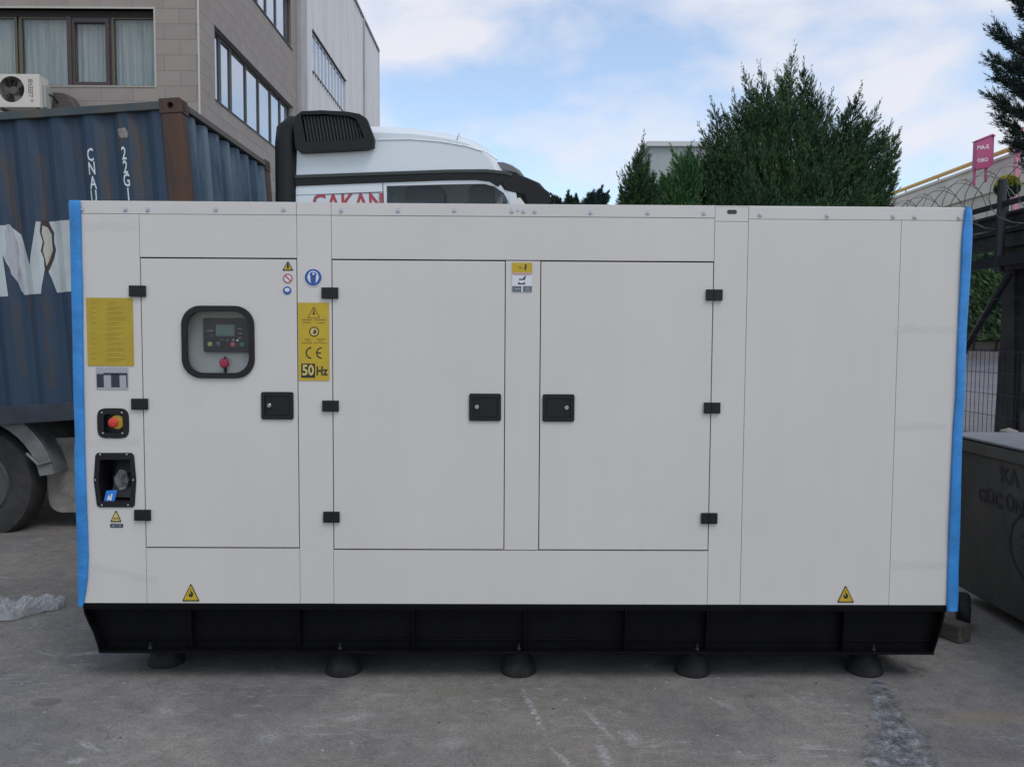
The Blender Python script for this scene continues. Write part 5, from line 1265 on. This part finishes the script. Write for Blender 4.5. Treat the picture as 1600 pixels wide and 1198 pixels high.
# ------------------------------------------------------------------ right-hand side: road, ramp wall, hedge, fence
RX = 7.0
road = MB().add([(7.6, 8, 0.004), (9.0, 8, 0.10), (15.6, 8, 1.42), (30, 8, 1.42), (7.6, 70, 0.004), (9.0, 70, 0.10), (15.6, 70, 1.42), (30, 70, 1.42)], [(0, 1, 5, 4), (1, 2, 6, 5), (2, 3, 7, 6)]).build('road', mat('road_asphalt', (0.22, 0.22, 0.235), 0.85, var=0.15, scale=1.2, bump=0.3, bscale=60, bdist=0.005))
tag(road, 'pale grey road sloping up beyond the mesh fence', kind='structure')
kb = MB().box(14.2, 14.7, 8, 60, 1.0, 1.36).build('kerb', mat('kerb_pink', (0.33, 0.28, 0.25), 0.8, var=0.2, scale=2)); tag(kb, 'pinkish kerb at the foot of the hedge', kind='structure')
WX = 15.9
ramp = thing('ramp_wall', 'cream concrete ramp wall with a yellow handrail beyond the razor wire', 'wall', Matrix.Translation((WX, 12, 0)))
k_ = WX/15.3
zt_w = H+5.6*k_; zt_l = H+4.7*k_
CRW = mat('cream_concrete', (0.70, 0.66, 0.57), 0.8, var=0.14, scale=0.8, bump=0.2, bscale=10, bdist=0.01)
CRW2 = mat('cream_concrete_lower', (0.58, 0.55, 0.48), 0.8, var=0.14, scale=0.8)
MB().box(-0.08, 0.4, 0, 60, zt_l, zt_w).build('parapet', CRW, ramp)
MB().box(0.0, 0.38, 0, 60, 1.0, zt_l-0.001).build('wall', CRW2, ramp)
MB().box(-0.14, 0.42, 0, 60, zt_w+0.001, zt_w+0.09).build('coping', CRW, ramp)
hr = MB().tube([(0.1, 0, zt_w+0.32), (0.1, 60, zt_w+0.32)], 0.075, 10)
YR = mat('rail_yellow', (0.60, 0.38, 0.10), 0.45)
hr.build('handrail', YR, ramp, smooth=True)
for i in range(24): MB().cyl((0.1, 1+i*2.5, zt_w+0.09), (0.1, 1+i*2.5, zt_w+0.26), 0.03, n=8).build('rail_post', YR, ramp)
# hedge
hg = thing('hedge', 'clipped green hedge against the ramp wall seen through the fence', 'hedge', Matrix.Translation((14.9, 18, 1.36)))
rng = np.random.default_rng(5); nH = 26000
y = rng.uniform(0, 26, nH); z = rng.uniform(0.35, 3.2, nH); col = np.round(y/0.42)*0.42
x = -0.15+0.28*np.minimum(1, np.abs(y-col)/0.21)**1.5+rng.normal(size=nH)*0.09
P0 = np.stack([x, y, z], 1); bd = norm(np.stack([-0.6+rng.normal(size=nH)*0.4, rng.normal(size=nH)*0.4, 0.7+rng.normal(size=nH)*0.3], 1))
sdv = norm(np.cross(bd, rng.normal(size=(nH, 3))))*0.04
T_ = np.stack([P0-sdv*0.4, P0+bd*0.09+sdv, P0+bd*0.2, P0+bd*0.09-sdv], 1)
tri_mesh('foliage', T_, foliage_mat('hedge_green', (0.05, 0.10, 0.045), (0.10, 0.19, 0.085), (0.20, 0.30, 0.15)), hg)
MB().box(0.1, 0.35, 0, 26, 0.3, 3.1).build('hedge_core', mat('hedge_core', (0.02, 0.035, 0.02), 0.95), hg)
hs = MB()
for i in range(22): hs.cyl((-0.05, 0.6+i*1.2, 0), (-0.05, 0.6+i*1.2, 0.5), 0.05, n=6)
hs.build('stem', BARK, hg)
# pink sign on two legs
PKM = mat('magenta_paint', (0.42, 0.07, 0.18), 0.5, var=0.06, scale=3); PKD = mat('magenta_dark', (0.33, 0.07, 0.19), 0.5)
YS = 26.3
def sg(px, py): p = at(px, py, YS); return (p.x, p.z)
s0 = at(1535, 265, YS)
sgn = thing('sign_board', 'magenta sign box with two lines of white lettering standing by the yellow handrail', 'sign', Matrix.Translation((s0.x, YS, 0)) )
def sl2(px, py): a_, b_ = sg(px, py); return (a_-s0.x, b_)
A, B, Cc, D_ = sl2(1524.5, 265.5), sl2(1548, 261), sl2(1550, 212), sl2(1526.5, 221)
MB().prism([A, B, Cc, D_], 0.0, 0.22).build('sign_box', PKM, sgn, bevel=0.01)
MB().prism([sl2(1526, 221), sl2(1525.5, 219.5), sl2(1550, 209.5), sl2(1555, 212), sl2(1554.5, 213.5), sl2(1550, 211.9)], -0.03, 0.25).build('sign_cap', PKD, sgn)
MB().prism([sl2(1544, 261), sl2(1553, 257), sl2(1554.5, 213), sl2(1550.3, 212)], 0.03, 0.24).build('sign_side', PKD, sgn)
for (x0, x1, yb_) in ((1523.5, 1526.5, 289), (1541.5, 1544.5, 284)):
    MB().box(sl2(x0, 262)[0], sl2(x1, 262)[0], 0.05, 0.12, sl2(x0, yb_)[1], sl2(x0, 262)[1]).build('leg', PKM, sgn)
for s, px, py, sz in (('MA-E', 1536, 230.5, 0.17), ('OBO', 1535.5, 250.5, 0.16)):
    a_, b_ = sl2(px, py); text(s, 'letter', a_, b_, -0.004, sz, mat('sign_white', (0.75, 0.68, 0.72), 0.5), sgn, rot=0.12, bold=0.004)
pp = at(1585.5, 326, 19.0)
pole = thing('flag_pole', 'pink painted square pole behind the evergreen branch at the right edge', 'pole', Matrix.Translation((pp.x, 19.0, 0)))
MB().box(-0.055, 0.055, -0.05, 0.05, 0.6, at(1585, 206, 19).z).build('shaft', mat('pink_paint', (0.55, 0.22, 0.30), 0.5), pole, bevel=0.01)
MB().box(-0.09, 0.09, -0.08, 0.08, at(1585, 206, 19).z+0.001, at(1585, 200, 19).z).build('cap', MATS['pink_paint'], pole)
# round yellow-green bush on a stem behind the post
pb = at(1574, 292, 12.6); rng = np.random.default_rng(9)
bsh = thing('topiary', 'round yellow and green clipped bush just right of the dark fence post top', 'bush', Matrix.Translation((pb.x, 12.6, 0)))
nb_ = 2200; dv = norm(rng.normal(size=(nb_, 3))); c_ = dv*0.15*rng.uniform(0.8, 1.05, (nb_, 1))+np.array([0, 0, pb.z])
def leaves(c_, dv, ln, wd, rng):
    bd = norm(dv+rng.normal(size=c_.shape)*0.5); s_d = norm(np.cross(bd, rng.normal(size=c_.shape)))*wd
    return np.stack([c_-s_d*0.4, c_+bd*ln*0.45+s_d, c_+bd*ln, c_+bd*ln*0.45-s_d], 1)
Lv = leaves(c_, dv, 0.05, 0.012, rng)
top = dv[:, 2] > 0.0
o1 = tri_mesh('foliage', Lv[top], foliage_mat('yellow_leaf', (0.28, 0.26, 0.03), (0.40, 0.36, 0.05), (0.5, 0.45, 0.08)), bsh); o1['label'] = 'yellow upper leaves'
o2 = tri_mesh('foliage', Lv[~top], EVL, bsh); o2['label'] = 'green lower leaves'
MB().tube([(0, 0, 0), (0.02, 0, pb.z-0.1)], 0.02, 6).build('stem', BARK, bsh)

# mesh fence along x = RX with posts, coil and beams
FD = mat('fence_dark', (0.02, 0.02, 0.028), 0.55); FN = mat('fence_wire', (0.045, 0.047, 0.075), 0.5)
fen = thing('mesh_fence', 'dark welded mesh fence with a razor wire coil and a tall post beside the dumpster', 'fence', Matrix.Translation((RX, 10, 0)))
def fz(py, px=1520): return atx(px, py, RX).z
wm_ = MB()
y = -2.0
while y < 18: wm_.box(-0.003, 0.003, y-0.003, y+0.003, 0.1, fz(545)); y += 0.11
for k in range(6):
    z = fz(548)-k*0.31
    if z > 0.05: wm_.box(-0.008, -0.0031, -2, 18, z-0.004, z+0.004)
for py in (470, 500, 523): wm_.box(-0.008, -0.0031, -2, 2.9, fz(py)-0.003, fz(py)+0.003)
wm_.build('wire_mesh', FN, fen)
p0 = atx(1561, 420, RX).y-10
for yy in (p0, p0+4, p0+8, p0+12):
    MB().cyl((0, yy, H+0.98), (0, yy, atx(1561, 283, RX).z), 0.062, n=12).build('post', FD, fen, smooth=True)
    MB().cyl((0.02, yy+2, 0.0), (0.02, yy+2, H+1.049), 0.03, n=10).build('post', FD, fen, smooth=True)
MB().box(-0.03, 0.02, p0-3, p0+16, H+1.90, H+1.97).build('top_bar', FD, fen)
MB().box(-0.05, 0.03, p0-3, p0+16, H+1.05, H+1.20).build('cross_beam', FD, fen)
a = atx(1573, 424, RX); b = atx(1508, 536, RX)
MB().tube([(0.06, a.y-10, a.z), (0.06, b.y-10, b.z), (0.06, b.y-9.2, b.z-0.9)], 0.05, 8).build('diagonal_brace', FD, fen, smooth=True)
# razor coil: interleaved loops climbing along the fence top
co = MB(); turns = 26; npt = turns*18; pts = []
for i in range(npt):
    t = i/18*2*PI; yy = -3.0+i/npt*16.0; pts.append((0.44*math.sin(t), yy+0.10*math.sin(t*2), H+2.03+0.44*math.cos(t)))
co.tube(pts, 0.006, 4)
for i in range(0, npt-1, 3):
    p = Vector(pts[i]); d = (Vector(pts[i+1])-p).normalized(); s = d.cross(Vector((0, 1, 0.2))).normalized()*0.022
    co.add([p-s, p+d*0.02, p+s, p-d*0.02], [(0, 1, 2, 3)])
co.build('razor_coil', mat('coil_steel', (0.13, 0.13, 0.14), 0.5, metal=0.4), fen)
co2 = MB(); pts = []
for i in range(npt):
    t = -i/18*2*PI+1.0; yy = -3.0+i/npt*16.0; pts.append((0.42*math.sin(t), yy+0.10*math.sin(t*2), H+2.02+0.42*math.cos(t)))
co2.tube(pts, 0.006, 4); co2.build('razor_coil', MATS['coil_steel'], fen)
# dark steel structure behind the fence
DS = mat('dark_steel', (0.018, 0.018, 0.02), 0.6, col2=(0.035, 0.033, 0.03), scale=4)
DS2 = mat('weathered_steel', (0.05, 0.05, 0.048), 0.7, col2=(0.025, 0.025, 0.025), scale=5)
ga = thing('steel_gantry', 'black steel gantry with wide roof beams behind the mesh fence', 'gantry', Matrix.Translation((RX+0.35, 10, 0)))
MB().box(-0.1, 0.05, -3, 8, H+1.36, H+1.56).build('roof_beam', DS2, ga); MB().box(-0.13, 0.06, -3, 8, H+1.57, H+1.82).build('roof_beam', DS, ga); MB().box(-0.16, 0.9, -3, 8, H+1.821, H+1.85).build('roof_sheet', DS2, ga)
def gp(px, py, X=RX+0.35): p = atx(px, py, X); return (p.y-10, p.z)
MB().prism([gp(1557, 690), gp(1574, 420), gp(1700, 395), gp(1700, 690)], -0.05, 0.3, axis='x')
cl1 = [gp(1556, 700), gp(1576, 400), gp(1590, 398), gp(1588, 700)]
MB().prism(cl1, -0.05, 0.2, axis='x').build('column', DS, ga, bevel=0.01)
cl2 = [gp(1588.5, 700), gp(1590.5, 398), gp(1640, 385), gp(1640, 560), gp(1596.5, 562), gp(1596, 612), gp(1640, 612), gp(1640, 636), gp(1593.5, 636), gp(1592, 700)]
MB().prism(cl2, 0.0, 0.14, axis='x').build('infill_plate', DS, ga)
MB().prism([gp(1640.5, 700), gp(1640.5, 385), gp(1800, 350), gp(1800, 720)], -0.05, 0.2, axis='x').build('column', DS, ga, bevel=0.01)
MB().box(-0.06, 0.05, -3, p0+0.55, H+1.02, H+1.359).build('fascia', DS, ga)
MB().box(-0.02, 2.0, -3, 8, H+1.86, H+1.9).build('roof_sheet', DS2, ga)
# rough sack behind the dumpster
sk = ground_at(1577, 690, 0.9)
# ------------------------------------------------------------------ dumpster
DX = 2.93; DY0, DY1 = 3.3, 5.30
dmp = thing('dumpster', 'dark grey dirty metal dumpster with a flat lid and faint stencilled lettering', 'dumpster', Matrix.Translation((DX, DY1, 0)))
DM = mat('dumpster_steel', (0.040, 0.041, 0.038), 0.62, col2=(0.075, 0.073, 0.065), scale=3.5, stretch=(1, 1, 0.35), bump=0.35, bscale=18, bdist=0.01, lo=0.4, hi=0.72)
LID = mat('dumpster_lid', (0.17, 0.185, 0.20), 0.45, var=0.25, scale=4)
def dz_(px, py): return atx(px, py, DX).z
zl = dz_(1505, 679); zr0 = dz_(1505, 685); zr1 = dz_(1505, 703); zb0 = 0.17
Ln_ = DY1-DY0; Wd = 1.5
MB().box(-0.03, Wd+0.03, -Ln_-0.03, 0.03, zl-0.016, zl).build('lid', LID, dmp, bevel=0.006)
# body tapering to the bottom
def fr(y0, y1, x0, x1, za, zb_, inset):
    return [(x0+inset, y0+inset, za), (x1-inset, y0+inset, za), (x1-inset, y1-inset, za), (x0+inset, y1-inset, za), (x0, y0, zb_), (x1, y0, zb_), (x1, y1, zb_), (x0, y1, zb_)]
MB().add(fr(-Ln_, 0, 0, Wd, 0.075, zr1, 0.045), [(0, 3, 2, 1), (4, 5, 6, 7), (0, 1, 5, 4), (1, 2, 6, 5), (2, 3, 7, 6), (3, 0, 4, 7)]).build('body', DM, dmp, bevel=0.012)
for xx in (0.25, Wd-0.35): MB().box(xx, xx+0.1, -Ln_+0.2, -0.2, 0.0, 0.0745).build('runner', DM, dmp)
MB().box(-0.025, Wd+0.025, -Ln_-0.025, 0.025, zr1+0.001, zr0).build('rim', mat('dumpster_rim', (0.065, 0.064, 0.058), 0.6, var=0.3, scale=5), dmp, bevel=0.008)
MB().box(-0.01, Wd+0.01, -Ln_-0.01, 0.01, zr0+0.0005, zl-0.017).build('lid_seal', DARK, dmp)
# stencilled letters, seen along the receding side
def dtext(s, px, py, size, parent):
    p = atx(px, py, DX-0.003); me = text_mesh(s, size, align='LEFT', bold=0.004)
    k = 0.045/(zr1-0.075)
    for v in me.vertices:
        zz = p.z-0+v.co.z; v.co = (-0.004+max(0, (zr1-zz))*k, (p.y-DY1)-v.co.x, zz)
    return link('letter', me, mat('stencil_dark', (0.020, 0.020, 0.03), 0.6), parent)
dtext('KA', 1561, 742, 0.135, dmp); dtext('GÜÇ ÜNİ', 1525, 772, 0.115, dmp)
p = atx(1606, 858, DX); k = 0.045/(zr1-0.075)
rg = MB(); nR = 36
for j in range(nR):
    t0_, t1_a = 2*PI*j/nR, 2*PI*(j+1)/nR
    q4 = []
    for (t, r) in ((t0_, 0.205), (t1_a, 0.205), (t1_a, 0.188), (t0_, 0.188)):
        yy, zz = p.y-DY1-r*math.cos(t), p.z+r*math.sin(t); q4.append((-0.004+max(0, zr1-zz)*k, yy, zz))
    rg.add(q4, [(0, 1, 2, 3)])
for j in range(3):
    zz = p.z+0.05-j*0.07
    rg.add([(-0.004+(zr1-zz)*k, p.y-DY1+0.10-0.02*j, zz), (-0.004+(zr1-zz)*k, p.y-DY1-0.10, zz), (-0.004+(zr1-zz-0.02)*k, p.y-DY1-0.10, zz+0.02), (-0.004+(zr1-zz-0.02)*k, p.y-DY1+0.08, zz+0.02)], [(0, 1, 2, 3)])
rg.build('round_emblem', MATS['stencil_dark'], dmp)
# curved rubber and block on the ground between skid and dumpster
b0 = ground_at(1512, 1001)
blk = thing('timber_block', 'short dirty timber block on the concrete by the right end of the black skid', 'timber block', Matrix.Translation((b0.x-0.05, b0.y+0.02, 0)) @ Matrix.Rotation(math.radians(-62), 4, 'Z'))
MB().box(-0.30, 0.05, -0.055, 0.055, 0.0, 0.10).build('timber', mat('dirty_timber', (0.05, 0.044, 0.038), 0.85, col2=(0.11, 0.10, 0.09), scale=7, stretch=(0.3, 2, 2), bump=0.6, bscale=30, bdist=0.006), blk, bevel=0.012, smooth=True, seg=3)
b1 = ground_at(1530, 990)
MBc = MB(); pts = []
for i in range(9):
    t = math.radians(-30+i*24); pts.append((0.10*math.cos(t)*0.5, -0.02*i*0.6, 0.075+0.075*math.sin(t)))
hs_ = ground_at(1528, 985)
rb = MB().lathe([(0.035, -0.035), (0.085, -0.035), (0.098, -0.02), (0.098, 0.02), (0.085, 0.035), (0.035, 0.035)], (0, 0, 0.098), 'x', 24).build('loose_wheel', RUBBER, None, smooth=True)
rb.matrix_world = Matrix.Translation((hs_.x-0.035, hs_.y+0.10, 0)) @ Matrix.Rotation(math.radians(-25), 4, 'Z'); tag(rb, 'small black rubber wheel standing behind the timber block under the dumpster', 'wheel')

# a round boulder-like lump glimpsed behind the dumpster lid
lp_ = at(1577, 668, 7.6)
lm = crumple(0, 0, 0, 0.10, 0.1, lp_.z, 31, 12)
lm2 = MB().lathe([(0.11, 0), (0.115, lp_.z*0.5), (0.105, lp_.z*0.85), (0.075, lp_.z*0.97), (0.001, lp_.z)], (0, 0, 0), 'z', 20).build('bollard', mat('bollard_beige', (0.22, 0.20, 0.17), 0.8, var=0.3, scale=5), None, smooth=True)
lm2.location = (lp_.x, 7.6, 0); tag(lm2, 'round-topped dirty beige bollard just behind the dumpster lid', 'bollard')

# ------------------------------------------------------------------ plastic sheet on the ground
rng = np.random.default_rng(17)
pa, pb2 = ground_at(-60, 968), ground_at(98, 950)
NX, NY = 60, 26; vs = []
for i in range(NX+1):
    for j in range(NY+1):
        u, v = i/NX, j/NY*2-1
        x = pa.x+(pb2.x-pa.x)*u; hw = (0.17*math.sqrt(max(0.0, 1-u**5))+0.04*math.sin(u*13))*(0.65+0.35*math.sin(u*5+0.5)**2)
        y = pa.y+(pb2.y-pa.y)*u+hw*v+0.03*math.sin(9*u)
        hgt = 0.065*(1-v*v)**0.5*(0.5+0.5*math.sin(u*17+2*v)**2)*(1-u**6)+0.028*abs(math.sin(23*u+7*v))+0.022*rng.random()
        if j in (0, NY) or i == NX: hgt = 0.004+0.01*rng.random()
        vs.append((x, y, hgt+0.002))
fs = [(i*(NY+1)+j, i*(NY+1)+j+1, (i+1)*(NY+1)+j+1, (i+1)*(NY+1)+j) for i in range(NX) for j in range(NY)]
pls = MB().add(vs, fs).build('plastic_sheet', film_mat('sheet_film', 0.5, (0.42, 0.44, 0.46))); tag(pls, 'crumpled translucent plastic sheet lying on the concrete at the left edge', 'plastic sheet')
